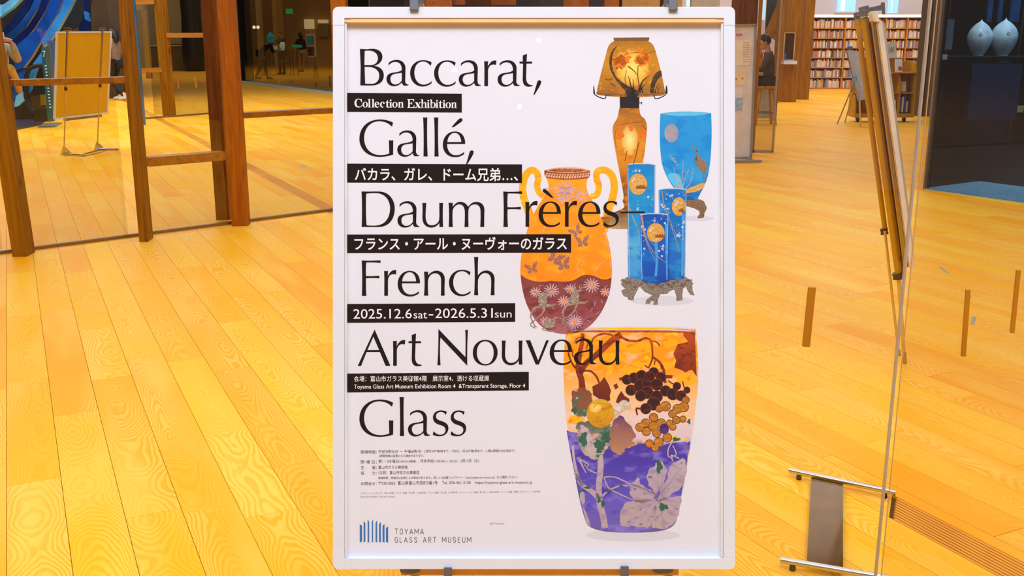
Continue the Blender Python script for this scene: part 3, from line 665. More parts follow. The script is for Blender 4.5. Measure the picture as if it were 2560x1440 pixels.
def br_(p):
    S = lambda pts, w, w1=None: p.stroke(pts, w, Z_D, w1, o=LO, sc=LS)
    S([(940, 340), (1000, 330), (1060, 300), (1130, 275), (1200, 272), (1270, 285), (1360, 255)], 5)
    S([(1195, 395), (1192, 500), (1215, 640)], 8, 10); S([(1100, 400), (1160, 450), (1195, 495)], 14, 4); S([(1085, 440), (1070, 520), (1085, 600)], 6)
    S([(1010, 960), (1080, 945), (1150, 935), (1240, 925)], 4); S([(1240, 960), (1270, 1000)], 8); S([(985, 1000), (975, 1080), (990, 1180)], 4)
    S([(1200, 1120), (1180, 1220), (1150, 1330)], 12, 6); S([(1090, 1200), (1070, 1300)], 8); S([(1000, 410), (985, 430)], 14)
    S([(880, 520), (920, 530), (950, 515)], 12); S([(930, 560), (980, 590)], 14); S([(1020, 400), (1040, 430)], 10)
art('printed_stems', ink('ink_stem_brown', (132, 70, 18)), br_)
def lf_(p):
    p.paths(["M1000,207 C940,230 905,320 928,420 C960,520 1040,600 1072,630 L1085,690 L1180,694 L1212,640 C1130,610 1010,545 975,480 C930,380 935,280 1000,207 Z",
             "M1412,440 C1340,450 1310,540 1306,655 L1345,655 C1345,570 1375,520 1422,490 Z"], Z_D, o=LO, s=LS)
    for pts, w in (([(1140, 690), (1120, 560), (1100, 490)], 24), ([(1150, 690), (1150, 600), (1145, 520)], 26), ([(1200, 640), (1240, 540), (1305, 485)], 28), ([(1210, 650), (1235, 600), (1270, 560)], 20),
                   ([(1240, 655), (1222, 600), (1200, 570)], 12), ([(1355, 655), (1370, 600), (1400, 560)], 14), ([(1380, 655), (1390, 610), (1415, 590)], 10)): p.stroke(pts, w, Z_D, 2, o=LO, sc=LS)
art('printed_leaves', DL, lf_)
def mt_(p):
    p.path("M1020,690 L1207,690 L1205,797 L1022,795 Z", Z_C, o=LO, s=LS); p.path("M1075,650 L1130,690 L1140,590 L1160,690 L1212,648 L1175,694 L1110,694 Z", Z_E, o=LO, s=LS)
    p.stroke([(775, 590), (776, 650), (800, 680), (860, 705), (885, 700), (893, 672)], 9, Z_C, o=LO, sc=LS); p.stroke([(1462, 585), (1468, 640), (1440, 680), (1375, 707), (1352, 700), (1345, 676)], 9, Z_C, o=LO, sc=LS)
    p.stroke([(776, 585), (778, 660)], 3, Z_C, 18, o=LO, sc=LS); p.stroke([(1461, 583), (1462, 660)], 3, Z_C, 24, o=LO, sc=LS); p.stroke([(1205, 748), (1228, 748)], 8, Z_C, o=LO, sc=LS); p.stroke([(1229, 737), (1229, 762)], 7, Z_C, o=LO, sc=LS)
art('printed_lamp_metal', DK, mt_, 'dark metal collar and shade hooks of the lamp')

MO, MS = (1280, 380), 3.0
# blue goblet-shaped vase behind
def pstops(*a): return list(a)
art('printed_blue_vase', pmat('print_blue_vase', 280, 500, [(0, (38, 158, 222)), (.45, (28, 150, 220)), (.75, (50, 165, 225)), (.9, (30, 110, 200)), (1, (20, 60, 150))], (20, 140, 215), 30),
    lambda p: p.path("M1651,284 C1690,277 1740,277 1778,283 C1781,340 1779,420 1765,455 C1757,475 1748,486 1744,499 L1714,499 C1690,480 1665,450 1655,410 C1648,370 1648,320 1651,284 Z", Z_A), 'tall rounded blue vase with silver moon and wading bird')
art('printed_vase_lip', ink('ink_light_blue', (96, 196, 232)), lambda p: (p.path("M1652,285 C1690,278 1740,277 1777,284 C1740,291 1690,292 1652,285 Z", Z_B), p.path("M1668,440 C1690,478 1700,485 1716,494 L1700,440 C1690,430 1672,430 1668,440 Z", Z_B)))
art('printed_moon', ink('ink_moon_silver', (164, 158, 166), .15, 80), lambda p: p.ell(1678.5, 333, 17.5, 23, Z_B), 'silver moon')
GLD = pmat('ink_gold', 380, 700, [(0, (214, 166, 78)), (1, (222, 162, 60))], (232, 184, 110), 120, (.5, .6))
BZ = pmat('ink_bronze', 360, 560, [(0, (150, 118, 92)), (1, (96, 74, 52))], (176, 140, 100), 360, (.46, .66))
def crane(p):
    p.path("M1737,390 C1745,386 1752,396 1760,400 C1770,410 1768,425 1762,434 C1752,430 1742,418 1738,405 Z", Z_C)
    p.stroke([(1729, 366), (1736, 372), (1741, 376), (1743, 384), (1740, 392), (1741, 402)], 2, Z_C, 5); p.ell(1742, 378, 3.6, 3.4, Z_C); p.stroke([(1730, 371), (1741, 378)], 1.4, Z_C)
    p.stroke([(1757, 430), (1760, 445), (1758, 458)], 2, Z_C); p.stroke([(1762, 430), (1765, 447), (1763, 458)], 2, Z_C)
art('printed_bird', BZ, crane, 'wading bird')
art('printed_gold_ground', GLD, lambda p: (p.path("M1708,482 C1720,470 1726,468 1735,466 C1745,460 1758,456 1762,458 C1764,466 1756,472 1748,476 C1738,482 1722,480 1712,485 Z", Z_C),
    p.ell(1595, 460.5, 22.8, 26.5, Z_D), p.ell(1697, 516.5, 17.5, 23, Z_D), p.ell(1639.5, 582, 22, 24, Z_F)))
RD = ink('ink_reed', (206, 176, 168), .1)
def reeds(p):
    for a in ([(1700, 470), (1706, 440), (1708, 402)], [(1706, 472), (1712, 446), (1722, 424)], [(1698, 468), (1690, 440), (1684, 418)], [(1712, 474), (1726, 455), (1733, 420)], [(1703, 460), (1695, 445), (1690, 440)]): p.stroke(a, 1.8, Z_C, .8)
    for i in range(9): p.ell(1676 + i * 2.2, 388 + i * 2.6 + (i % 3) * 2, 2.4, 1.1, Z_C, rot=.6 * (i % 2) - .3)
art('printed_reeds', RD, reeds)
# bronze foot of the blue vase
art('printed_bronze_foot', BZ, lambda p: (p.path("M1712,498 L1746,498 C1755,500 1762,502 1762,510 C1768,515 1768,526 1762,530 C1760,536 1762,540 1758,545 L1744,546 C1742,540 1752,536 1748,528 C1740,522 1728,518 1718,516 C1712,512 1710,504 1712,498 Z", Z_A)))

# three blue tubes on a coral foot
SILV = pmat('ink_silver_coral', 690, 765, [(0, (150, 138, 122)), (1, (140, 126, 112))], (104, 90, 76), 300, (.44, .62), (206, 196, 180), 520, (.56, .72))
def coral(p):
    pts = []
    r_ = random.Random(8)
    for x, y in ((1556, 702), (1568, 692), (1600, 698), (1640, 700), (1680, 698), (1715, 692), (1726, 702), (1732, 715), (1733, 728), (1737, 738), (1726, 738), (1720, 726), (1716, 716), (1708, 722), (1706, 740), (1707, 750), (1690, 753), (1692, 742), (1684, 724), (1676, 726), (1668, 734), (1650, 736), (1645, 748), (1646, 761), (1634, 762), (1634, 752), (1628, 752), (1624, 761), (1613, 759), (1618, 748), (1630, 738), (1612, 730), (1600, 716), (1594, 726), (1586, 740), (1583, 752), (1570, 750), (1568, 742), (1560, 740), (1553, 728), (1562, 722), (1553, 712)):
        pts.append((x + r_.uniform(-1.5, 1.5), y + r_.uniform(-1.2, 1.2)))
    p.poly([pts], Z_A)
    for i in range(60):
        t = i / 59; x = 1556 + t * 174; p.ell(x, 703 + 8 * math.sin(t * PI) + r_.uniform(-6, 10), r_.uniform(3, 6), r_.uniform(3, 5), Z_B, 12, .3, i)
art('printed_coral_foot', SILV, coral, 'silvered coral-like foot under three blue tubes')
def tube_(x0, x1, y0, xb0, xb1, yb, z):
    return lambda p: p.path("M%f,%f C%f,%f %f,%f %f,%f L%f,%f C%f,%f %f,%f %f,%f Z" % (x0, y0 + 3, x0 + 12, y0 - 2, x1 - 12, y0 - 2, x1, y0 + 3, xb1, yb - 3, xb1 - 12, yb + 5, xb0 + 12, yb + 5, xb0, yb - 3), z)
TB1 = pmat('print_tube', 405, 705, [(0, (10, 118, 196)), (.12, (20, 150, 212)), (.55, (24, 150, 216)), (.7, (90, 180, 226)), (.88, (70, 160, 220)), (1, (20, 110, 200))], (14, 138, 208), 26)
TB2 = pmat('print_tube_mid', 468, 705, [(0, (14, 120, 198)), (.5, (16, 110, 196)), (.85, (20, 110, 198)), (1, (16, 70, 170))], (30, 140, 208), 26)
TB3 = pmat('print_tube_deep', 530, 708, [(0, (8, 84, 178)), (.5, (8, 94, 190)), (.85, (10, 84, 184)), (1, (18, 70, 160))], (14, 112, 200), 26)
art('printed_blue_tube', TB1, tube_(1567.5, 1638.5, 409, 1570, 1636, 695, Z_B), 'tallest blue glass tube')
art('printed_blue_tube', TB2, tube_(1646.5, 1716.5, 471, 1650, 1713, 697, Z_C), 'middle blue glass tube')
art('printed_blue_tube', TB3, tube_(1599.5, 1671.5, 534, 1604, 1674, 705, Z_E), 'shortest and deepest blue glass tube')
def rims(p):
    for x0, x1, y, z in ((1568, 1638, 411, Z_D), (1647, 1716, 473, Z_D), (1600, 1671, 536, Z_F)):
        p.stroke([(x0, y + 1.5), (x0 + 18, y - 1.5), (x1 - 18, y - 1.5), (x1, y + 1.5)], 2.6, z)
        p.stroke([(x0 + 2, y + 5), (x0 + 5, 694 if y < 500 else 698)], 1.2, z); p.stroke([(x1 - 1, y + 4), (x1 - 4, 694)], 1.4, z)
art('printed_rims', ink('ink_pale_rim', (196, 206, 226)), rims)
def sheen(p):
    p.path("M1635,605 C1640,640 1640,660 1636,690 L1642,692 C1646,660 1646,640 1644,606 Z", Z_F); p.path("M1574,620 C1580,650 1590,670 1596,690 L1574,690 Z", Z_C); p.path("M1662,560 L1666,700 L1669,700 L1668,560 Z", Z_F)
    p.path("M1705,520 L1703,690 L1709,690 L1712,500 Z", Z_D)
art('printed_sheen', ink('ink_sheen_blue', (70, 160, 222)), sheen)
def gold_lines(p):
    for a, w, z in (([(1570, 500), (1582, 545), (1598, 580)], 1.6, Z_D), ([(1572, 520), (1590, 560), (1600, 600)], 1.4, Z_D), ([(1655, 478), (1660, 510), (1672, 545), (1692, 590)], 2, Z_D), ([(1676, 560), (1690, 600), (1698, 630)], 1.4, Z_D),
                    ([(1604, 538), (1610, 580), (1630, 625), (1665, 658)], 2.6, Z_F), ([(1602, 560), (1618, 610), (1638, 650)], 1.8, Z_F), ([(1606, 545), (1616, 590), (1640, 618)], 1.4, Z_F)): p.stroke(a, w, z, .8)
art('printed_gold_lines', ink('ink_gold_line', (186, 160, 120)), gold_lines)
def islands(p):
    for x, y, w, z in ((1603, 466, 26, Z_E), (1704, 524, 14, Z_E), (1650, 588, 24, .0015)):
        pts = [(x - w / 2, y + 6)]; r_ = random.Random(int(x))
        for i in range(9): pts.append((x - w / 2 + w * i / 8, y + (2 if i % 2 else -2) - 3 * math.sin(PI * i / 8) + r_.uniform(-1, 1)))
        pts.append((x + w / 2, y + 6)); p.poly([pts], z)
art('printed_islands', ink('ink_island_brown', (150, 88, 40)), islands)
def blossoms(p):
    r_ = random.Random(5)
    regs = [(1571, 1600, 418, 430, 8, Z_E), (1578, 1634, 490, 525, 12, Z_E), (1664, 1712, 482, 500, 12, Z_E), (1651, 1672, 510, 545, 12, Z_E), (1690, 1714, 540, 600, 20, Z_E), (1602, 1616, 560, 640, 8, .0015), (1630, 1668, 545, 560, 10, .0015), (1645, 1668, 598, 650, 16, .0015)]
    for x0, x1, y0, y1, n, z in regs:
        for i in range(n):
            cx, cy = r_.uniform(x0, x1), r_.uniform(y0, y1); q = r_.choice((.9, 1.2, 1.9))
            if q > 1.5:
                for k in range(5): p.ell(cx + 2 * math.cos(k * 1.257), cy + 2 * math.sin(k * 1.257), 1.2, 1.2, z, 8)
            else: p.ell(cx, cy, q, q, z, 8)
    for x, y, z in ((1584, 450, .0014), (1692, 508, .0014), (1628, 574, .0015)):
        p.stroke([(x - 5, y + 5), (x, y), (x + 8, y - 2)], 4, z, 1); p.stroke([(x, y), (x + 2, y - 8)], 3, z, 1)
art('printed_white_blossoms', ink('ink_blossom', (222, 224, 240)), blossoms)

# two-handled orange vase
HND = pmat('print_handle', 415, 590, [(0, (252, 178, 10)), (.5, (255, 184, 14)), (1, (250, 150, 20))], (246, 160, 16), 60, (.52, .6), (255, 214, 60), 50, (.6, .7))
def handles(p):
    p.stroke([(238, 335), (205, 305), (188, 255), (197, 200), (180, 148), (135, 140), (95, 190), (80, 270), (90, 350), (115, 420), (150, 520)], 44, Z_A, 60, o=MO, sc=MS)
    p.stroke([(590, 335), (635, 320), (652, 260), (635, 200), (640, 150), (690, 135), (745, 170), (768, 250), (755, 340), (725, 430), (700, 520), (690, 600)], 44, Z_A, 62, o=MO, sc=MS)
art('printed_handles', HND, handles, 'pair of looped amber handles')
art('printed_orange_vase', pmat('print_orange_vase', 440, 710, [(0, (252, 172, 16)), (.2, (250, 150, 20)), (.5, (255, 154, 4)), (1, (252, 142, 2))], (255, 170, 22), 26, (.48, .62), (250, 150, 84), 60, (.64, .72)),
    lambda p: p.path("M255,190 C280,250 285,270 250,320 C200,400 130,500 110,600 C80,700 60,800 62,900 C70,1060 120,1200 200,1290 C260,1350 350,1368 420,1365 C560,1350 700,1180 745,980 C760,850 740,700 700,590 C680,500 620,400 590,340 C555,290 550,250 570,190 Z", Z_B, o=MO, s=MS), 'two-handled orange vase with butterflies and frogs')
art('printed_mauve_band', pmat('print_mauve', 690, 835, [(0, (140, 62, 44)), (.2, (142, 72, 66)), (.6, (148, 70, 72)), (1, (176, 104, 112))], (124, 56, 56), 50, (.48, .62)),
    lambda p: p.path("M68,918 C100,960 200,990 290,965 C400,980 450,975 500,940 C560,900 620,930 660,950 C700,965 730,950 746,940 C745,1060 690,1200 600,1290 C540,1345 480,1365 420,1365 C350,1368 260,1350 200,1290 C110,1190 70,1050 65,915 Z", Z_C, o=MO, s=MS), 'mauve lower band')
art('printed_neck_band', pmat('print_neck', 420, 450, [(0, (214, 120, 50)), (.5, (150, 70, 20)), (1, (190, 100, 30))], (130, 60, 20), 200),
    lambda p: p.path("M243,137 C300,120 520,120 585,140 C590,160 585,185 570,197 C480,212 340,212 258,195 C243,180 240,160 243,137 Z", Z_C, o=MO, s=MS))
def neck(p):
    for i in range(17): x = 258 + i * 19.5; y = 178 + 12 * math.sin(PI * i / 16); p.ell(MO[0] + x / MS, MO[1] + y / MS, 2.6, 3.4, Z_D, 12, rot=.5); p.ell(MO[0] + (x + 6) / MS, MO[1] + (y - 17) / MS, 2.6, 2.2, Z_D, 12, rot=-.5)
    p.stroke([(262, 135), (330, 122), (415, 119), (505, 122), (565, 137)], 8, Z_D, o=MO, sc=MS)
    p.stroke([(262, 140), (340, 152), (415, 155), (500, 152), (565, 140)], 5, Z_D, o=MO, sc=MS)
art('printed_neck_pattern', ink('ink_peach', (232, 176, 140)), neck)
def petals(p, cx, cy, r, n, z, w=7, ph=0, sq=.85):
    for k in range(n):
        a = 2 * PI * k / n + ph; x, y = math.cos(a), math.sin(a) * sq
        p.ell(MO[0] + (cx + x * r * .62) / MS, MO[1] + (cy + y * r * .62) / MS, r * .42 / MS, w / 2 / MS, z, 10, rot=math.atan2(y, x))
def mauve(p):
    for cx, cy, r, n in ((295, 1040, 58, 13), (597, 1000, 62, 14), (470, 1273, 62, 16), (390, 1120, 50, 12), (437, 1028, 40, 10), (178, 1052, 44, 11), (700, 1050, 40, 9), (250, 1270, 40, 9)): petals(p, cx, cy, r, n, Z_D, 9, cx)
    petals(p, 400, 290, 85, 17, Z_C, 8); petals(p, 400, 290, 50, 13, Z_C, 7, .2); petals(p, 520, 330, 60, 12, Z_C, 8, .4); petals(p, 390, 350, 60, 10, Z_C, 8)
    r_ = random.Random(3)
    for i in range(34):
        x, y = r_.uniform(110, 700), r_.uniform(1000, 1300)
        if ((x - 410) / 320) ** 2 + ((y - 1000) / 350) ** 2 > .9: continue
        a = r_.uniform(0, 6.3); p.stroke([(x, y), (x + 16 * math.cos(a), y + 16 * math.sin(a)), (x + 34 * math.cos(a + .5), y + 34 * math.sin(a + .5))], 5, Z_D, 1, o=MO, sc=MS)
    p.stroke([(232, 274), (330, 270), (420, 274)], 5, Z_C, o=MO, sc=MS)
    for a in ([(560, 560), (575, 520), (590, 505)], [(500, 900), (490, 850), (520, 800), (560, 770)], [(620, 900), (650, 850), (720, 800)], [(180, 640), (230, 600), (250, 540)], [(120, 640), (140, 700), (120, 760)], [(690, 600), (720, 700), (740, 860)]): p.stroke(a, 5, Z_C, 2, o=MO, sc=MS)
art('printed_pale_flowers', ink('ink_pale_mauve', (214, 176, 190), .15, 150), mauve)
art('printed_flower_hearts', ink('ink_heart_orange', (246, 156, 40)), lambda p: [p.ell(MO[0] + x / MS, MO[1] + y / MS, 4.2, 4.2, Z_E, 12) for x, y in ((295, 1040), (597, 1000), (470, 1273), (390, 1122), (437, 1028), (178, 1052), (700, 1050))])
def bfly(p, cx, cy, s, a, z):
    ca, sa = math.cos(a), math.sin(a); T = lambda x, y: (MO[0] + (cx + s * (x * ca - y * sa)) / MS, MO[1] + (cy + s * (x * sa + y * ca)) / MS)
    for sx in (-1, 1):
        p.poly([[T(0, 0), T(sx * 14, -34), T(sx * 46, -52), T(sx * 52, -40), T(sx * 34, -8), T(sx * 8, 4)]], z); p.poly([[T(0, 4), T(sx * 26, -2), T(sx * 38, 14), T(sx * 28, 30), T(sx * 10, 26)]], z)
BFM = pmat('print_butterfly', 560, 700, [(0, (170, 108, 96)), (1, (156, 92, 60))], (206, 156, 136), 420, (.46, .66), (112, 62, 48), 300, (.54, .7))
art('printed_butterflies', BFM, lambda p: (bfly(p, 150, 880, 1.0, -.25, Z_C), bfly(p, 320, 800, 1.25, .55, Z_C), bfly(p, 385, 850, 1.15, -.2, Z_D), bfly(p, 530, 680, 1.05, -.15, Z_C), bfly(p, 485, 600, 1.0, -.6, Z_C)), 'brown and pink butterflies')
FRG = pmat('print_frog', 700, 840, [(0, (150, 134, 112)), (1, (150, 132, 116))], (186, 176, 146), 200, (.46, .62), (120, 102, 92), 260, (.54, .7))
def frogs(p):
    S = lambda pts, w, w1=None: p.stroke(pts, w, Z_E, w1, o=MO, sc=MS)
    for cx, cy, m in ((230, 1110, 1), (470, 1090, 1)):
        p.ell(MO[0] + cx / MS, MO[1] + cy / MS, 11, 20, Z_E, 20, .08, int(cx), rot=.25 if cx > 300 else 0)
        S([(cx - 20, cy + 50), (cx - 60, cy + 60), (cx - 90, cy + 120), (cx - 60, cy + 190)], 20, 8); S([(cx + 20, cy + 40), (cx + 70, cy + 40), (cx + 100, cy + 30)], 20, 8)
        S([(cx + 20, cy + 50), (cx - 10, cy + 110), (cx - 90, cy + 180), (cx - 60, cy + 210)], 14, 7); S([(cx - 25, cy - 40), (cx - 60, cy - 60), (cx - 90, cy - 70)], 12, 5); S([(cx + 25, cy - 40), (cx + 50, cy - 70), (cx + 80, cy - 80)], 12, 5)
        for a in (-.6, 0, .6): S([(cx - 60, cy + 190), (cx - 60 + 30 * math.cos(a + 1.2), cy + 190 + 30 * math.sin(a + 1.2))], 6, 2)
    p.ell(MO[0] + 280 / MS, MO[1] + 1285 / MS, 14, 13, Z_E, 18, .1, 3); S([(250, 1310), (230, 1330), (290, 1345), (330, 1345)], 12, 6); S([(300, 1265), (330, 1240)], 14, 8)
art('printed_frogs', FRG, frogs, 'pale relief frogs')

# large grapevine vase
VO, VS_ = (1360, 780), 2.4833
VP = lambda x, y: (VO[0] + x / VS_, VO[1] + y / VS_)
OUT = "M150,105 C300,90 800,88 930,100 C950,110 945,130 945,150 C960,280 965,450 945,560 C930,720 900,880 870,1050 C850,1150 835,1250 820,1300 C800,1350 740,1368 560,1370 C400,1372 290,1360 262,1310 C230,1220 210,1120 195,1030 C165,880 140,720 128,560 C118,400 118,300 130,170 C135,130 140,110 150,105 Z"
art('printed_grape_vase', pmat('print_grape_vase', 820, 1332, [(0, (255, 160, 4)), (.2, (252, 162, 8)), (.32, (250, 196, 116)), (.43, (238, 212, 200)), (.545, (222, 204, 218)), (.575, (104, 84, 172)), (.66, (92, 76, 178)), (.8, (112, 98, 194)), (.93, (128, 116, 190)), (1, (120, 108, 164))],
    (248, 200, 140), 24, (.52, .66), (255, 206, 40), 40, (.6, .68)), lambda p: p.path(OUT, Z_A, o=VO, s=VS_), 'large tapering vase, orange above and violet below, with grapevine relief')
def violet(p):
    p.path("M140,735 C200,760 240,742 300,760 C380,790 420,800 520,850 C600,800 640,812 720,840 C780,800 840,812 908,805 C890,900 880,980 870,1050 C850,1150 835,1250 820,1300 C800,1350 740,1368 560,1370 C400,1372 290,1360 262,1310 C230,1220 210,1120 195,1030 C175,930 155,830 140,735 Z", Z_B, o=VO, s=VS_)
art('printed_violet_ground', pmat('print_violet', 1080, 1332, [(0, (84, 60, 160)), (.3, (78, 62, 178)), (.7, (104, 92, 200)), (.93, (112, 100, 186)), (1, (104, 92, 150))], (140, 130, 222), 22, (.5, .68), (84, 58, 170), 30, (.6, .7)), violet)
art('printed_orange_patches', pmat('print_orange_patch', 820, 1080, [(0, (255, 180, 0)), (1, (252, 190, 40))], (246, 140, 10), 60, (.56, .66)),
    lambda p: [p.ell(*VP(x, y), rx / VS_, ry / VS_, Z_B, 26, .2, int(x)) for x, y, rx, ry in ((560, 220, 120, 36), (420, 290, 90, 30), (640, 320, 90, 26), (220, 300, 50, 40), (880, 420, 60, 40), (300, 180, 60, 24), (780, 190, 50, 30), (520, 360, 60, 20), (200, 670, 50, 30), (770, 330, 40, 24), (250, 400, 30, 16), (530, 430, 30, 12))])
art('printed_vase_mouth', ink('ink_mouth_yellow', (255, 206, 10)), lambda p: (p.path("M280,104 C450,94 700,94 840,104 C700,110 450,110 280,104 Z", Z_C, o=VO, s=VS_)))
art('printed_vase_lip', ink('ink_lip_pink', (232, 214, 224)), lambda p: (p.stroke([(150, 106), (290, 100), (540, 94), (800, 97), (932, 106)], 9, Z_B, o=VO, sc=VS_), p.stroke([(150, 118), (300, 112), (700, 110), (935, 120)], 8, Z_C, o=VO, sc=VS_)))
RED = pmat('print_vine_red', 820, 1020, [(0, (196, 84, 20)), (.4, (150, 56, 22)), (1, (96, 44, 26))], (120, 44, 24), 60, (.5, .62))
def vine(p):
    S = lambda pts, w, w1=None: p.stroke(pts, w, Z_C, w1, o=VO, sc=VS_)
    S([(238, 490), (232, 420), (212, 350), (222, 260), (236, 190), (240, 132)], 42, 22); S([(225, 380), (260, 320), (320, 270), (380, 215), (430, 170), (480, 140)], 34, 40)
    S([(190, 195), (205, 165), (240, 160), (270, 190), (262, 230)], 9); S([(290, 210), (310, 160), (370, 135), (430, 145)], 12); S([(150, 250), (165, 300), (195, 350)], 12); S([(180, 230), (178, 270), (195, 285)], 8)
    S([(470, 150), (520, 175), (580, 180), (630, 162), (662, 178), (672, 230), (672, 290), (650, 345)], 16, 10); S([(672, 180), (700, 188), (718, 212)], 9); S([(675, 280), (715, 310), (742, 360), (752, 440)], 14, 18); S([(690, 300), (684, 330)], 8)
    S([(240, 365), (290, 368), (325, 400), (342, 440)], 12); S([(625, 330), (650, 350)], 8); S([(770, 425), (800, 445), (840, 450)], 8); S([(570, 600), (580, 640)], 10); S([(600, 600), (570, 598)], 12); S([(860, 430), (870, 470)], 8); S([(735, 330), (725, 352)], 8)
    p.paths(["M862,122 L936,128 L948,400 L920,360 L900,362 L880,376 L850,358 L808,345 L820,300 L803,260 L830,200 L896,186 L868,150 Z", "M145,112 L935,116 L935,128 L145,124 Z"], Z_C, o=VO, s=VS_)
    p.paths(["M375,403 L402,450 L416,490 L408,520 L412,548 L380,560 L350,545 L305,515 L300,462 L345,440 Z", "M430,455 L452,442 L462,468 L444,482 Z", "M480,490 L500,520 L530,540 L528,570 L480,575 L445,560 L460,520 Z", "M465,410 L520,390 L500,425 L470,425 Z", "M750,390 L800,392 L795,412 L752,412 Z"], Z_C, o=VO, s=VS_)
art('printed_vine', RED, vine, 'red-brown vine branches and leaves')
def jag(p, pts, z, n=3, amp=9, seed=1):
    r_ = random.Random(seed); out = []
    for i in range(len(pts)):
        a, b = pts[i], pts[(i + 1) % len(pts)]; dx, dy = b[0] - a[0], b[1] - a[1]; l = math.hypot(dx, dy)
        for k in range(n):
            t = k / n; h = (amp if k % 2 else 0) * r_.uniform(.5, 1.2); out.append(VP(a[0] + dx * t + dy / l * h, a[1] + dy * t - dx / l * h))
    p.poly([out], z)
RG = pmat('print_leaf_rust', 960, 1140, [(0, (150, 66, 40)), (.3, (140, 90, 60)), (.55, (100, 110, 90)), (1, (196, 176, 168))], (50, 120, 90), 46, (.52, .6), (214, 180, 160), 60, (.58, .66))
art('printed_mottled_leaves', RG, lambda p: (jag(p, [(175, 485), (240, 470), (290, 500), (300, 560), (270, 600), (255, 655), (200, 640), (175, 570)], Z_D, 4, 8, 2), jag(p, [(205, 690), (300, 680), (420, 700), (425, 790), (380, 860), (310, 920), (240, 870), (215, 800)], Z_D, 4, 10, 3)), 'green and rust mottled leaves')
art('printed_brown_leaf', pmat('print_leaf_brown', 1040, 1140, [(0, (96, 60, 120)), (.4, (158, 108, 96)), (1, (186, 140, 110))], (206, 140, 40), 50, (.56, .66)),
    lambda p: jag(p, [(425, 690), (470, 640), (520, 690), (570, 760), (545, 800), (560, 825), (500, 850), (480, 885), (430, 870), (405, 820)], Z_E, 3, 9, 5))
DG = pmat('print_grape_dark', 920, 1040, [(0, (58, 24, 16)), (1, (56, 30, 36))], (84, 34, 26), 70, (.5, .62))
dark = [(515, 420, 32), (560, 410, 35), (605, 395, 35), (680, 375, 33), (725, 405, 33), (540, 485, 35), (600, 460, 42), (650, 440, 42), (700, 450, 38), (640, 500, 40), (600, 520, 35), (700, 525, 38), (755, 490, 35), (800, 510, 38), (850, 520, 34), (887, 485, 22), (825, 460, 26), (680, 570, 42), (632, 600, 35), (655, 400, 34)]
DGE = ink('ink_grape_rim', (150, 60, 50), .2)
art('printed_dark_grapes', DG, lambda p: [p.ell(*VP(x, y), (r - 2.5) / VS_, (r - 2.5) / VS_, Z_D + 4e-6 + i * 8e-6, 22) for i, (x, y, r) in enumerate(dark)], 'dark bunch of grapes')
art('printed_grape_rims', DGE, lambda p: [p.ell(*VP(x, y), r / VS_, r / VS_, Z_D + i * 8e-6, 22) for i, (x, y, r) in enumerate(dark)])
amber = [(755, 585, 30), (797, 632, 24), (828, 602, 28), (868, 590, 30), (822, 670, 24), (862, 665, 20), (680, 655, 27), (630, 690, 27), (595, 715, 26), (635, 742, 26), (680, 710, 30), (727, 690, 28), (700, 752, 26), (765, 780, 28), (712, 808, 28), (655, 818, 25), (690, 842, 23), (800, 715, 20), (715, 600, 22), (880, 545, 22), (780, 690, 20)]
art('printed_grape_edges', ink('ink_grape_edge', (104, 58, 20)), lambda p: [p.ell(*VP(x, y), (r + 2.2) / VS_, (r + 2.2) / VS_, Z_D, 22) for x, y, r in amber])
AG = pmat('print_grape_amber', 1000, 1130, [(0, (176, 112, 24)), (1, (196, 128, 40))], (214, 150, 60), 90, (.5, .62))
art('printed_amber_grapes', AG, lambda p: [p.ell(*VP(x, y), (r - 2) / VS_, (r - 2) / VS_, Z_E + i * 8e-6, 22) for i, (x, y, r) in enumerate(amber)], 'amber bunch of grapes')
art('printed_violet_grape', ink('ink_grape_violet', (84, 48, 120), .3, 80), lambda p: p.ell(*VP(746, 725), 30 / VS_, 33 / VS_, Z_F, 22))
CR = pmat('print_cream_vine', 1080, 1332, [(0, (206, 188, 186)), (.5, (184, 168, 182)), (1, (190, 170, 170))], (168, 150, 176), 50, (.5, .64), (70, 110, 110), 70, (.66, .7))
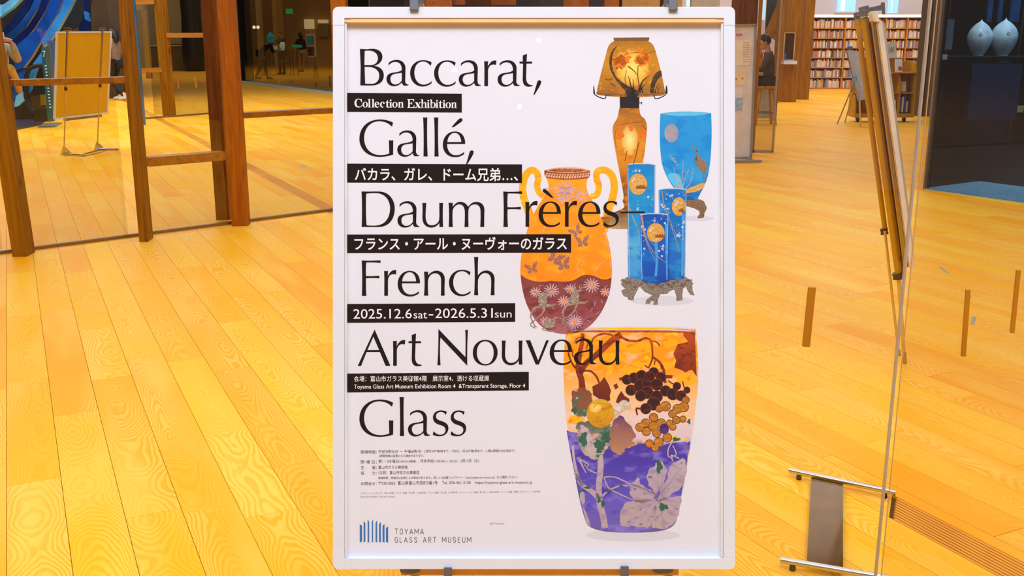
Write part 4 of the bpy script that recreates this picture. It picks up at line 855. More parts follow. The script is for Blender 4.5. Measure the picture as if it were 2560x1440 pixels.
def cream(p):
    S = lambda pts, w, w1=None: p.stroke(pts, w, Z_C, w1, o=VO, sc=VS_)
    S([(345, 870), (352, 960), (340, 1080), (345, 1180), (365, 1260), (378, 1340)], 36, 40); S([(178, 830), (192, 950), (225, 1060), (290, 1110), (335, 1150)], 12, 36); S([(195, 1000), (240, 1080)], 20)
    S([(370, 1025), (440, 1025), (520, 1060), (600, 1090), (690, 1130)], 8, 10); S([(372, 1025), (400, 1090), (470, 1130), (560, 1170), (620, 1185)], 8); S([(345, 1160), (400, 1110), (470, 1080), (540, 1078)], 12, 8)
    S([(205, 905), (260, 935), (275, 950), (262, 962), (250, 945), (280, 980), (335, 1005)], 8); S([(215, 905), (240, 960), (262, 1000)], 16, 4)
    S([(800, 800), (772, 850), (775, 900), (820, 885), (800, 830)], 7); S([(800, 925), (790, 890), (840, 910)], 8); S([(885, 780), (900, 790), (890, 808), (880, 795)], 7); S([(850, 1080), (868, 1085)], 8)
    jag(p, [(580, 1025), (600, 1070), (640, 1100), (690, 1120), (680, 1160), (620, 1185), (570, 1180), (540, 1140), (535, 1090)], Z_C, 3, 8, 6)
    jag(p, [(720, 920), (760, 970), (755, 1020), (700, 1130), (665, 1090), (640, 1040), (650, 980), (690, 955)], Z_C, 3, 9, 7)
    jag(p, [(860, 905), (888, 960), (872, 1050), (850, 1090), (790, 1130), (705, 1190), (720, 1110), (770, 1030), (780, 960)], Z_C, 3, 9, 8)
    jag(p, [(500, 1190), (580, 1165), (690, 1160), (700, 1220), (660, 1330), (600, 1335), (540, 1325), (480, 1330), (470, 1260)], Z_C, 3, 9, 9)
    jag(p, [(700, 1170), (850, 1140), (840, 1240), (815, 1300), (760, 1345), (670, 1340), (680, 1250)], Z_C, 3, 9, 10)
    p.path("M225,1100 L250,1120 L255,1180 L240,1200 L222,1160 Z", Z_C, o=VO, s=VS_); p.path("M238,1200 L270,1260 L290,1330 L262,1310 Z", Z_C, o=VO, s=VS_)
    jag(p, [(225, 700), (270, 720), (300, 790), (330, 860), (310, 900), (250, 850), (225, 780)], Z_E, 3, 7, 12)
art('printed_cream_vine', CR, cream, 'cream vine stems and leaves over the violet ground')
def veins(p):
    S = lambda pts, w=3: p.stroke(pts, w, Z_D, 1.5, o=VO, sc=VS_)
    for c, ends in (((695, 1150), ((560, 1080), (600, 1060), (740, 1010), (700, 960), (820, 1000), (860, 960), (800, 1080), (500, 1230), (560, 1300), (640, 1310), (740, 1300), (830, 1180), (800, 1270))),): 
        for e_ in ends: S([c, ((c[0] + e_[0]) / 2 + 8, (c[1] + e_[1]) / 2 + 6), e_])
    for a, b in (((620, 1210), (540, 1260)), ((640, 1240), (600, 1300)), ((600, 1230), (510, 1210)), ((740, 1240), (690, 1300)), ((780, 1190), (830, 1230)), ((820, 1040), (850, 1030)), ((700, 1060), (660, 1020))): S([a, b])
art('printed_leaf_veins', ink('ink_vein', (146, 128, 170)), veins)
TEAL = ink('ink_teal', (52, 104, 84), .2, 90)
art('printed_teal_patches', TEAL, lambda p: [p.ell(*VP(x, y), rx / VS_, ry / VS_, Z_F, 18, .4, int(x + y)) for x, y, rx, ry in ((245, 790, 24, 44), (345, 830, 34, 40), (385, 780, 30, 30), (190, 610, 18, 22), (715, 960, 18, 40), (740, 1210, 28, 22), (340, 1165, 10, 22), (400, 1110, 22, 8), (820, 790, 24, 12), (900, 680, 10, 16), (365, 1190, 12, 20), (270, 1090, 20, 8), (480, 1080, 14, 5), (230, 1110, 12, 8))])
SN = pmat('print_snail', 995, 1070, [(0, (252, 206, 70)), (.5, (248, 188, 30)), (1, (240, 170, 30))], (226, 156, 14), 50, (.52, .62), glow=(1489, 1020, 16, 12, (255, 232, 140), .3))
art('printed_snail_shell', SN, lambda p: p.ell(*VP(350, 629), 86 / VS_, 89 / VS_, .00142, 40), 'round golden snail shell')
art('printed_shell_whorl', ink('ink_whorl', (206, 146, 20)), lambda p: (p.stroke([(305, 600), (330, 570), (380, 575), (400, 620), (375, 665), (330, 668), (310, 650)], 5, .00146, 3, o=VO, sc=VS_), p.stroke([(290, 650), (320, 690), (370, 700), (410, 670)], 6, .00146, 3, o=VO, sc=VS_)))
art('printed_snail_body', pmat('print_snail_body', 990, 1060, [(0, (196, 188, 180)), (1, (220, 190, 120))], (230, 224, 216), 80), lambda p: p.path("M425,595 C450,600 455,560 490,545 C520,545 545,570 538,600 C500,600 480,625 455,655 L430,665 C438,640 435,615 425,595 Z", .00140, o=VO, s=VS_))
# ---------------------------------------------------------------- easel carrying the poster
CHROME = mat('chrome', (205, 205, 205), .12, 1, .02); GREYM = mat('grey_clip_metal', (120, 122, 128), .38, .6, .05); ALU = mat('brushed_aluminium', (176, 170, 158), .28, 1, .04)
RUB = mat('black_rubber', (26, 24, 24), .7)
ez = empty('poster_easel', label='metal easel with clips holding the white framed exhibition poster in the foreground', cat='easel'); ez.matrix_world = BM
BMI = BM.inverted()
def loc2(p): return BMI @ Vector(p)
Yt = fy(17) + .02
for px in (1034, 1676):
    x = (px - 1280) / PXM; foot = BM @ Vector((x, -1.05, -.032)); foot.z = .02
    MB().tube([(x, Yt, -.026), (x, 0, -.026), tuple(loc2(foot))], .0095, 12).build('pole', ALU, ez)
for px in (1036, 1682):                        # top clips with a tongue over the frame
    x = fx(px); yb = fy(28); w = .0085
    MB().box((x - w, yb, FD + .001), (x + w, fy(-14), FD + .0065)).build('clip', GREYM, ez, bevel=.0018)
    s = 1 if px < 1280 else -1
    MB().box((x + (w if s > 0 else -w - .010), fy(12), -.030), (x + (w + .010 if s > 0 else -w), fy(-14), FD + .005)).build('clip_arm', CHROME, ez, bevel=.001)
MB().bar((fx(1000), Y0 - .010, -.008), (fx(1700), Y0 - .010, -.008), .012, .010, up=(0, 0, 1)).build('cross_bar', mat('bar_tan', (226, 170, 96), .5), ez)
for px, py in ((1120, 1417), (1561, 1414)):
    x = fx(px); MB().box((x - .0078, Y0 - .03, FD + .001), (x + .0078, fy(py), FD + .006)).build('hook', GREYM, ez, bevel=.0016)
for px in (1024, 1660):
    x = fx(px); MB().prism([(x - .020, Y0 - .0035, -.01), (x + .020, Y0 - .0035, -.01), (x + .018, Y0 - .008, -.01), (x + .006, Y0 - .012, -.01), (x - .010, Y0 - .012, -.01), (x - .019, Y0 - .008, -.01)], (0, 0, .014)).build('pole_collar', GREYM, ez)
for px in (1034, 1676):
    x = (px - 1280) / PXM; f = BM @ Vector((x, -1.05, -.032))
    a = Vector((f.x, f.y - .20, .0215)); b = Vector((f.x, f.y + .24, .0215))
    MB().tube([loc2(a), loc2(b)], .010, 14).build('foot_bar', CHROME, ez)
    for q in (a + Vector((0, .03, 0)), b - Vector((0, .03, 0))):
        MB().cyl(loc2((q.x, q.y, .0)), loc2((q.x, q.y, .014)), .009, 12).build('foot_pad', RUB, ez)
f0 = BM @ Vector((0, -1.05, -.032))
m4 = BMI @ Matrix.Translation((0, f0.y, .022)); xx = 396 / PXM
MB().box((-xx * .64, -.055, -.0035), (xx * .78, .055, .0035), m4).build('foot_plate', CHROME, ez)

# ---------------------------------------------------------------- glass doors to the right with wooden strips, edges seen end-on
TIMB = wood('timber_dark', (160, 106, 6), (122, 72, 2)); TIMC = wood('timber_cedar', (180, 102, 0), (146, 74, 0))
TIMR = wood('timber_rail', (198, 128, 40), (166, 96, 24), 1, 0)
GEDGE = mat('glass_edge', (170, 160, 148), .25, 0, .1); GCL = glass('door_glass', (.985, .985, .975), .034); GCL2 = glass('door_glass_tinted', (.95, .92, .88), .034)
YD = 2.2
def door(name, xa, xb, g):
    d = empty(name, (0, 0, 0), kind='structure')
    MB().box((xa, YD, .004), (xb, YD + .010, 2.7)).build('glass_pane', g, d); return d
xA = at(2258, 720, YD).x; xB = at(2274, 720, YD).x
d1 = door('door_1', -.30, xA, GCL); d2 = door('door_2', xB, 1.75, GCL2)
MB().box((xA - .0005, YD - .0006, .004), (xA + .0035, YD + .0106, 2.7)).build('pane_edge', GEDGE, d1)
MB().box((xB - .0010, YD - .0004, .004), (xB + .0002, YD + .0030, 2.7)).build('pane_edge', mat('glass_edge_tan', (200, 164, 120), .3), d2)
for (px0, py0), (px1, py1), w, dd in (((2030, 718), (2015, 866), 18, d1), ((2420, 724), (2408, 890), 10, d2), ((2546, 675), (2530, 832), 9, d2)):
    a = at(px0, py0, YD - .004); b = at(px1, py1, YD - .004); ww = w / FOC * 2.25
    MB().bar(a, b, ww, .008, up=(0, 1, 0)).build('wood_strip', mat('strip_wood', (182, 120, 8), .5), dd)

# reflection of the poster easel base, built as a solid stand on the floor
sb = empty('stand_base_reflection', fl(2060, 1300), label='low chrome H-shaped stand base with rubber feet on the floor beside the glass edge', cat='stand base')
O = Vector(sb.location)
TA = [fl(1972, 1193), fl(2238, 1250)]; TBb = [fl(1950, 1420), fl(2215, 1466)]
for a, b in (TA, TBb):
    up = Vector((0, 0, .026)); MB().tube([a + up - O, b + up - O], .0098, 16).build('tube_bar', CHROME, sb)
    d_ = (b - a).normalized()
    for q in (a + d_ * .035, b - d_ * .035): MB().lathe([(.0001, 0), (.0085, 0), (.0095, .008), (.007, .017), (.0001, .0175)], tuple(q - O), 14).build('rubber_foot', RUB, sb)
pl_ = [fl(2027, 1208), fl(2106, 1222), fl(2106, 1440), fl(2016, 1420)]
MB().prism([q + Vector((0, 0, .018)) - O for q in pl_], (0, 0, .004)).build('plate', mat('chrome_plate', (74, 46, 10), .1, 1, .25, 14), sb)
# grey tape pieces on the floor
TAPE = mat('tape_grey', (150, 156, 150), .6)
for lab, q in (('short grey tape piece lying aslant on the boards, farther one behind the right glass', ((2346, 668), (2352, 667), (2374, 683), (2367, 683))), ('small upright grey tape piece on the boards, nearest of the tapes', ((2431, 792), (2440, 792), (2436, 811), (2426, 810))),
               ('tiny grey tape scrap on the boards just above the nearest tape', ((2416, 731), (2420, 731), (2429, 744), (2424, 744))), ('grey tape dash on the boards left of the poster, near the slatted channel', ((752, 414), (766, 414), (764, 418), (750, 418)))):
    g = [fl(*p_) for p_ in q]; c = sum(g, Vector()) / 4
    o = MB().prism([p_ - c + Vector((0, 0, .0006)) for p_ in g], (0, 0, .0004)).build('floor_tape', TAPE, None, loc=c); tag(o, lab, 'tape', 'grey tapes on the floor')

# ---------------------------------------------------------------- reflection of the framed poster and its easel, built as solid parts behind the glass
se = empty('side_easel_reflection', fl(2252, 905), label='golden-lit metal easel seen from the side, leaning left behind the glass edge', cat='easel')
O = Vector(se.location)
def bar_px(name, a, b, wpx, Y, thick, m, parent, O):
    """straight bar of real depth between two image-measured points at distance Y"""
    A, B = at(*a, Y), at(*b, Y); sc = (Y * math.cos(PITCH)) / FOC
    return MB().bar(A - O, B - O, wpx * sc, thick, up=(0, 1, 0)).build(name, m, parent)
GOLDP = mat('pole_gold', (190, 150, 24), .35, .3, .1, 3); GOLDL = mat('pole_gold_light', (222, 184, 96), .3, .3)
def pole_px(name, pts, rpx, Y, m, parent, O, n=12):
    sc = Y / FOC * .98
    return MB().tube([at(*p_, Y) - O for p_ in pts], [r * sc for r in rpx] if isinstance(rpx, (list, tuple)) else rpx * sc, n).build(name, m, parent)
pole_px('rear_pole', [(2143, 48), (2213, 578)], 6.5, 4.74, GOLDP, se, O); pole_px('rear_pole_tip', [(2212, 578), (2247, 884)], 3.6, 4.70, GOLDL, se, O)
pole_px('rear_foot', [(2245.5, 874), (2249, 904)], 5, 4.70, ALU, se, O)
pole_px('front_pole', [(2160, 42), (2247, 690)], 9, 4.58, GOLDP, se, O); pole_px('front_pole_tip', [(2246, 690), (2260, 890)], 5, 4.58, GOLDL, se, O)
pole_px('front_foot', [(2260, 880), (2262, 906)], 5.5, 4.58, ALU, se, O)
bar_px('shade_strip', (2176, 50), (2256, 690), 12, 4.60, .01, mat('strip_brown', (132, 84, 6), .5), se, O)
bar_px('groove_strip', (2166, 44), (2249, 640), 4, 4.565, .008, ALU, se, O)
for (x, y), r, Y in (((2210, 577), 10, 4.74), ((2245, 688), 15, 4.58)):
    pole_px('lock_ring', [(x - 1, y - 6), (x, y - 2), (x + .5, y + 1), (x + 1.5, y + 8)], [r * .92, r, r * .86, r], Y, mat('ring_black', (44, 34, 30), .45), se, O, 16)
# clip heads
def plate_px(name, pts, Y, t, m, parent, O):
    return MB().prism([at(*p_, Y) - O for p_ in pts], (0, t, 0)).build(name, m, parent)
plate_px('clip_head', [(2148, 19), (2170, 13), (2174, 19), (2204, 12), (2205, 6), (2212, 6), (2213, 36), (2208, 36), (2206, 25), (2172, 32), (2170, 40), (2152, 43)], 4.55, .012, GREYM, se, O)
plate_px('clip_head', [(2135, 33), (2149, 29), (2152, 50), (2138, 53)], 4.74, .012, GREYM, se, O)
MB().cyl(at(2160, 26, 4.545) - O, at(2160, 26, 4.553) - O, .006, 12).build('screw', CHROME, se); MB().cyl(at(2145, 38, 4.732) - O, at(2145, 38, 4.742) - O, .005, 12).build('screw', CHROME, se)
sbd = empty('side_board_reflection', fl(2262, 905), label='white-edged framed board seen edge-on, hanging on the golden-lit side easel behind the glass', cat='board')
O = Vector(sbd.location)
for nm, x0, x1, w, m, Y in (('board_back', 2183, 2263, 8, mat('back_tan_edge', (214, 156, 40), .5), 4.50), ('side_rail', 2187, 2267.5, 8, ALU, 4.49), ('side_lip', 2193, 2273, 4, mat('lip_gold', (216, 168, 90), .4), 4.485), ('front_frame', 2201, 2280, 12, mat('frame_cream', (226, 218, 204), .4), 4.48)):
    hw = w / 2; dv = Vector((.375, 1, 0)).normalized() * .66
    MB().prism([at(x0 - 2 - hw, 52, Y) - O, at(x0 - 2 + hw, 52, Y) - O, at(x1 + hw, 668, Y) - O, at(x1 - hw, 668, Y) - O], dv).build(nm, m, sbd)
plate_px('corner_cap', [(2181, 33), (2192, 27), (2197, 54), (2186, 54)], 4.475, .06, mat('frame_cream', (226, 218, 204), .4), sbd, O)
plate_px('corner_cap', [(2185, 28), (2193, 27), (2200, 54), (2189, 54)], 4.470, .06, mat('frame_cream', (226, 218, 204), .4), sbd, O)

# ---------------------------------------------------------------- timber-posted glass wall on the left
w1 = empty('window_1', (0, 0, 0), kind='structure')
PA, PB = fl(0, 635), fl(830, 527); WD = (PB - PA).normalized(); WN = Vector((-WD.y, WD.x, 0))
MB().bar(PA - WD * 2 + Vector((0, 0, .012)), PB + WD * 3 + Vector((0, 0, .012)), .035, .024).build('floor_rail', mat('rail_bronze', (150, 118, 84), .35, .5), w1)
WALLG = glass('wall_glass', (.93, .93, .9), .05)
def on_wall(px, py):                              # point of the wall's plane seen at a pixel
    r = ray(px, py); n = WN; t = (PA - Vector((0, 0, EYE))).dot(n) / r.dot(n); return Vector((0, 0, EYE)) + r * t
def post(name, foot, w, d, m, parent, h=4.2, off=0.0, rot=None):
    a = Vector(foot); ang = math.atan2(WD.y, WD.x) if rot is None else rot
    M = Matrix.Translation((a.x, a.y, 0)) @ Matrix.Rotation(ang, 4, 'Z')
    return MB().box((-w / 2, off - d / 2, 0), (w / 2, off + d / 2, h), M).build(name, m, parent, bevel=.004)
F1, F2, F3 = fl(60, 636), fl(366, 600), fl(592, 566)
RC = R(4)
fin_ = post('timber_post', F1, .098, .16, TIMB, w1, rot=RC); fin_.matrix_world = Matrix.Translation(F1) @ Matrix.Rotation(R(-1.9), 4, 'Y') @ Matrix.Translation(-F1); post('timber_post', F2, .062, .16, TIMB, w1, rot=RC); post('timber_post', fl(603, 562), .132, .12, TIMC, w1, rot=RC)
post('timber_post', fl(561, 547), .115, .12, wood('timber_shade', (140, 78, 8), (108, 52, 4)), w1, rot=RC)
for (pa, pb), h in ((((28, 207), (322, 199)), .045), (((365, 402), (556, 390)), .07), (((570, 287), (845, 277)), .045)):
    a, b = on_wall(*pa), on_wall(*pb); a.z = b.z = (a.z + b.z) / 2
    MB().bar(a, b, .13, h).build('rail', TIMR, w1, bevel=.003)
segs = [PA - WD * 1.5, F1, F2, F3, PB + WD * 3]
for a, b in zip(segs, segs[1:]):
    M = Matrix.Translation((a.x, a.y, 0)) @ Matrix.Rotation(math.atan2(WD.y, WD.x), 4, 'Z'); L = (b - a).length
    MB().box((.05, .03, .03), (L - .1, .038, 4.2), M).build('glass_pane', WALLG, w1)
# steel mullion just beyond the second post
post('steel_mullion', fl(357, 312), .10, .05, mat('steel_blue', (80, 124, 168), .3, .4, .25, 2), w1, rot=0, h=4.2)

# second, farther glass wall
w2 = empty('window_2', (0, 0, 0), kind='structure')
QA, QB = fl(345, 299), fl(580, 281); QD = (QB - QA).normalized()
MB().bar(QA + Vector((0, 0, .015)), QB + Vector((0, 0, .015)), .05, .03).build('floor_rail', mat('rail_bronze', (150, 118, 84)), w2)
post('timber_post', fl(424, 292), .16, .2, TIMB, w2, rot=math.atan2(QD.y, QD.x))
def bar_y(name, a, b, Y, w, h, m, parent): return MB().bar(at(*a, Y), at(*b, Y), w, h).build(name, m, parent)
YQ = fl(424, 292).y
bar_y('rail', (322, 178), (414, 174), YQ, .12, .09, TIMR, w2); bar_y('rail', (318, 6), (388, 4), YQ, .12, .09, TIMR, w2); bar_y('rail', (402, 88), (512, 88), YQ, .12, .09, TIMR, w2)
MB().box((QA.x, YQ + .2, .03), (QB.x, YQ + .21, 4.5)).build('glass_pane', glass('far_glass', (.80, .78, .70), .03), w2)
for px, y0, y1 in ((400, 197, 223), (444, 194, 222), (488, 193, 220)):
    MB().bar(at(px, y0, YQ + .1), at(px + 3, y1, YQ + .1), .03, .02, up=(0, 1, 0)).build('wood_strip', mat('strip_wood', (182, 120, 8)), w2)

# ---------------------------------------------------------------- shell: walls, ceiling
def wall_box(name, a, b, z0, z1, t, m):
    a, b = Vector(a), Vector(b); d_ = (b - a).normalized(); n = Vector((-d_.y, d_.x, 0)) * t
    o = MB().prism([a + Vector((0, 0, z0)), b + Vector((0, 0, z0)), b + n + Vector((0, 0, z0)), a + n + Vector((0, 0, z0))], (0, 0, z1 - z0)).build(name, m); return tag(o, kind='structure')
CEIL = mat('ceiling_paint', (120, 108, 96), .8)
tag(MB().box((-46, -7, 6.6), (22, 62, 6.8)).build('ceiling', CEIL), kind='structure')
WDK = mat('wall_brown', (92, 74, 44), .7, 0, .3, .6)
wall_box('wall_left', (-45.9, -7, 0), (-45.9, 62, 0), 0, 6.6, .2, mat('wall_grey', (70, 66, 60), .8))
wall_box('wall_right', (21.8, -7, 0), (21.8, 62, 0), 0, 6.6, .2, mat('wall_pale', (216, 206, 204), .8))
wall_box('wall_front', (-46, -6.9, 0), (22, -6.9, 0), 0, 6.6, .2, mat('wall_panel_brown', (150, 112, 84), .7))
wall_box('wall_back', (-46, 61.5, 0), (22, 61.5, 0), 0, 6.6, .2, WDK)
# ---------------------------------------------------------------- right: library
Ysh = 31.2
WLIB = mat('library_wall', (226, 218, 224), .8, 0, .03, 1)
wr = MB(); a, b = at(1700, 30, 33.4), at(2340, 30, 33.4)
o = MB().box((a.x, 33.4, 0), (b.x, 33.6, 6.6)).build('wall_library', WLIB); tag(o, kind='structure')
SKYB = mat('window_daylight', (150, 206, 250), .4, 0, .1, 2, emit=.9); SKYW = mat('window_white', (232, 240, 250), .4, 0, .02, 2, emit=.85)
for i, (x0, x1, yb) in enumerate(((2092, 2137, 29), (2218, 2243, 33))):
    w_ = empty('window_%d' % (i + 3), at((x0 + x1) / 2, yb, 33.35), kind='structure'); O = Vector(w_.location)
    a, b = at(x0, yb, 33.36) - O, at(x1, yb, 33.36) - O
    MB().box((a.x, -.02, 0), (b.x, .02, 1.6)).build('pane', SKYB, w_); MB().box((a.x - .06, -.03, -.06), (b.x + .06, .05, 0)).build('sill', WLIB, w_)
    MB().box((a.x + .1, -.03, .02), ((a.x * .6 + b.x * .4), -.02, 1.6)).build('blind', SKYW, w_)
OAK = wood('shelf_oak', (216, 148, 50), (186, 116, 30), 1, 0); OAKV = wood('cart_oak', (206, 150, 12), (178, 124, 6), 1, 2)
bc = empty('bookcase', at(2163, 224, Ysh), label='long oak library bookcase of seven shelves packed with books along the back wall', cat='bookcase')
bc.location.z = 0; O = Vector(bc.location)
ax, bx = at(2022, 130, Ysh).x, at(2318, 130, Ysh).x
ZS = [at(2163, y, Ysh).z for y in (219, 193, 168, 143.5, 119, 95, 70)]; ZT = at(2163, 43, Ysh).z
sh0 = None
for z in ZS + [ZT]:
    MB().box((ax - O.x, -.06, z - .025), (bx - O.x, .30, z)).build('shelf', OAK, bc)
MB().box((ax - O.x, -.05, 0), (bx - O.x, .30, ZS[0] - .025)).build('plinth', OAK, bc)
MB().box((ax - O.x, .30, 0), (bx - O.x, .33, ZT)).build('back_panel', mat('shelf_back', (190, 140, 90), .7), bc)
MB().box((ax - O.x, -.10, ZT), (bx - O.x, .30, ZT + .07)).build('light_cornice', mat('cornice_light', (255, 236, 214), .5, emit=1.3), bc)
for px in (2022, 2108, 2208, 2262, 2318):
    x = at(px, 130, Ysh).x - O.x; MB().box((x - .018, -.055, 0), (x + .018, .30, ZT - .03)).build('upright', OAK, bc)
BCOL = [(226, 206, 186), (214, 186, 166), (236, 222, 208), (206, 172, 152), (130, 136, 164), (100, 112, 148), (176, 130, 106), (210, 150, 90), (226, 200, 120), (160, 160, 146), (120, 100, 92), (240, 232, 226), (196, 110, 90), (190, 196, 196), (222, 198, 180), (232, 212, 200)]
BM_ = [mat('book_%02d' % i, tuple(min(250, v + 10) for v in c), .6) for i, c in enumerate(BCOL)]
ROWN = ['lowest', 'second-lowest', 'third-lowest', 'middle', 'third', 'second', 'top']; bcount = {}
BAY = ['left', 'second', 'third', 'right', 'right']; ORD = ['first', 'second', 'third', 'fourth', 'fifth', 'sixth', 'seventh', 'eighth', 'ninth', 'tenth', 'eleventh', 'twelfth', 'thirteenth', 'fourteenth', 'fifteenth', 'sixteenth', 'seventeenth', 'eighteenth', 'nineteenth', 'twentieth']
BNAME = ['beige', 'tan', 'cream', 'rosy tan', 'slate-blue', 'blue', 'brown', 'orange-tan', 'yellow', 'grey-green', 'dark brown', 'white', 'red', 'pale grey', 'pinkish beige', 'pale pink']
r_ = random.Random(11); nb = 0; rest = MB(); bmesh_cache = {}
for row in (6, 5, 4, 3, 2, 1, 0):
    x = ax + .03; zb = ZS[row]; gap = ((ZS[row + 1] if row < 6 else ZT) - zb) - .035
    while x < bx - .06:
        w = r_.choice((.028, .036, .045, .056)); h = round(gap * r_.choice((.72, .8, .86, .92)), 3); ci = r_.randrange(len(BM_))
        ux = [at(p_, 130, Ysh).x for p_ in (2022, 2108, 2208, 2262, 2318)]
        if any(abs(x + w / 2 - q) < w / 2 + .02 for q in ux): x += .02; continue
        if nb < 299:
            key = (w, h, ci)
            if key not in bmesh_cache:
                o = MB().box((.001, 0, 0), (w - .001, .17, h)).build('book', BM_[ci]); bmesh_cache[key] = o.data
            else:
                o = bpy.data.objects.new('book', bmesh_cache[key]); COL.objects.link(o)
            o.location = (x, Ysh + .01, zb)
            bay = sum(x > q for q in ux) - 1; kk = (row, bay, BNAME[ci]); bcount[kk] = bcount.get(kk, 0) + 1
            tag(o, '%s %s book from the left, %s bay, %s shelf of the long oak bookcase' % (ORD[bcount[kk] - 1], BNAME[ci], BAY[bay], ROWN[row]), 'book', 'library books on the %s shelf' % ROWN[row]); nb += 1
        else:
            rest.box((x + .001, Ysh + .01, zb), (x + w - .001, Ysh + .18, zb + h))
        x += w + (.03 if r_.random() < .05 else .001)
o = rest.build('books', BM_[0]); me = o.data
for m_ in BM_[1:]: me.materials.append(m_)
for i, p_ in enumerate(me.polygons): p_.material_index = (i // 6 * 7919) % len(BM_)
tag(o, 'rows of library books on the lowest shelves of the long oak bookcase', 'books', kind='stuff')

# book cart
Yc = 18.9
ct = empty('book_cart', at(2215, 300, Yc), label='oak book cart on castors with slanted shelves in front of the bookcase', cat='cart'); ct.location.z = 0; O = Vector(ct.location)
X = lambda px: at(px, 200, Yc).x - O.x
Z = lambda py: at(2215, py, Yc).z
zb, zt = Z(292), Z(150)
def cart_side(px, top, m=OAKV, nm='side_panel'):
    x = X(px); zt_ = Z(top)
    prof = [(-.20, zb), (.20, zb), (.20, zt_ - .02), (.14, zt_), (-.02, zt_), (-.10, zt_ - .04), (-.16, zt_ - .2)]
    MB().prism([(x - .012, y, z) for y, z in prof], (.024, 0, 0)).build(nm, m, ct)
cart_side(2137, 236, nm='end_panel'); cart_side(2244, 182); cart_side(2281, 154)
for y0 in (282, 230, 180):
    MB().box((X(2137) + .013, -.18, Z(y0) - .02), (X(2281) - .013, .19, Z(y0))).build('shelf', OAKV, ct)
MB().box((X(2137) + .013, .17, zb), (X(2281) - .013, .19, zt - .02)).build('back_panel', OAKV, ct)
MB().box((X(2137) + .013, -.19, zb), (X(2281) - .013, -.17, zb + .07)).build('kick_board', OAKV, ct)
for px, yy in ((2147, -.14), (2262, -.14), (2275, .14), (2157, .14)):
    MB().cyl((X(px) - .015, yy, .045), (X(px) + .015, yy, .045), .045, 16).build('castor', RUB, ct); MB().box((X(px) - .02, yy - .015, .06), (X(px) + .02, yy + .015, zb)).build('castor_fork', GREYM, ct)
def leaflet(lab, px, py, w, h, colr, tilt=.3, name='booklet', d=.02):
    e_ = MB().box((-w / 2, 0, 0), (w / 2, d, h)).build(name, mat('cover_%d_%d_%d' % colr, colr, .5, 0, .1, 12)); p_ = at(px, py, Yc - .12); e_.location = p_; e_.rotation_euler = (-tilt, 0, 0); tag(e_, lab, name.replace('_', ' ')); return e_
l1 = leaflet('white booklet with a red picture leaning on the top shelf of the oak cart', 2247, 180, .13, .24, (232, 230, 232), .25)
o = MB().box((-.01, -.003, .03), (.055, -.001, .10)).build('red_picture', mat('red_print', (190, 70, 40), .5, 0, .3, 40), l1)
leaflet('cream book leaning on the middle shelf of the oak cart', 2256, 229, .14, .19, (222, 204, 184), .3); leaflet('yellow booklet lying beside the cream book on the cart', 2249, 229, .05, .10, (226, 176, 40), .1)
for i, (px, w, h, c, nm) in enumerate(((2249, .035, .26, (120, 120, 110), 'grey-green'), (2255, .03, .28, (226, 226, 230), 'white'), (2260, .03, .30, (60, 96, 170), 'blue'), (2266, .035, .20, (206, 176, 150), 'tan'))):
    leaflet('%s book upright on the bottom shelf of the oak cart, right bay' % nm, px, 281, w, h, c, 0, 'book', .15)
leaflet('white book upright on the bottom shelf of the oak cart, left bay', 2235, 281, .04, .22, (222, 214, 204), 0, 'book', .15)
leaflet('small orange booklet on the upper left shelf of the oak cart', 2218, 180, .04, .12, (236, 160, 40), .1)
sg = empty('shelf_sign', at(2215, 147, Yc + .1), label='grey paper sign with brushed characters standing on top of the oak book cart', cat='sign'); O = Vector(sg.location)
q = [at(2190, 146, Yc - .05) - O, at(2243, 145, Yc + .02) - O, at(2238, 106, Yc + .18) - O, at(2196, 105, Yc + .12) - O]
MB().prism(q, (0, .012, 0)).build('sign_card', mat('sign_card', (206, 194, 176), .7), sg)
MB().box((-.18, .02, -.24), (.18, .04, .02)).build('sign_prop', OAKV, sg)
def world_text(s, o, xd, yd, w, h, m, parent, name='lettering', bold=.0):
    """lettering laid on a surface: origin o, unit directions xd and yd, metres wide and em height"""
    cu = bpy.data.curves.new('type', 'FONT'); cu.body = s; cu.size = 1; cu.offset = bold; cu.resolution_u = 2
    ob = bpy.data.objects.new('type', cu); COL.objects.link(ob); dg = bpy.context.evaluated_depsgraph_get()
    me = bpy.data.meshes.new_from_object(ob.evaluated_get(dg)); bpy.data.objects.remove(ob); bpy.data.curves.remove(cu)
    xs = [v.co.x for v in me.vertices]; x0, x1 = min(xs), max(xs)
    for v in me.vertices: v.co = Vector(o) + Vector(xd) * ((v.co.x - x0) / (x1 - x0) * w) + Vector(yd) * (v.co.y * h)
    me.materials.clear(); me.materials.append(m); ob = bpy.data.objects.new(name, me); COL.objects.link(ob); ob.parent = parent; return ob
xd = (q[1] - q[0]).normalized(); yd = (q[3] - q[0]).normalized()
world_text('|川谷', q[0] + xd * .14 + yd * .13 + Vector((0, -.004, 0)), xd, yd, .19, .13, mat('ink_sign', (110, 92, 80), .6), sg)

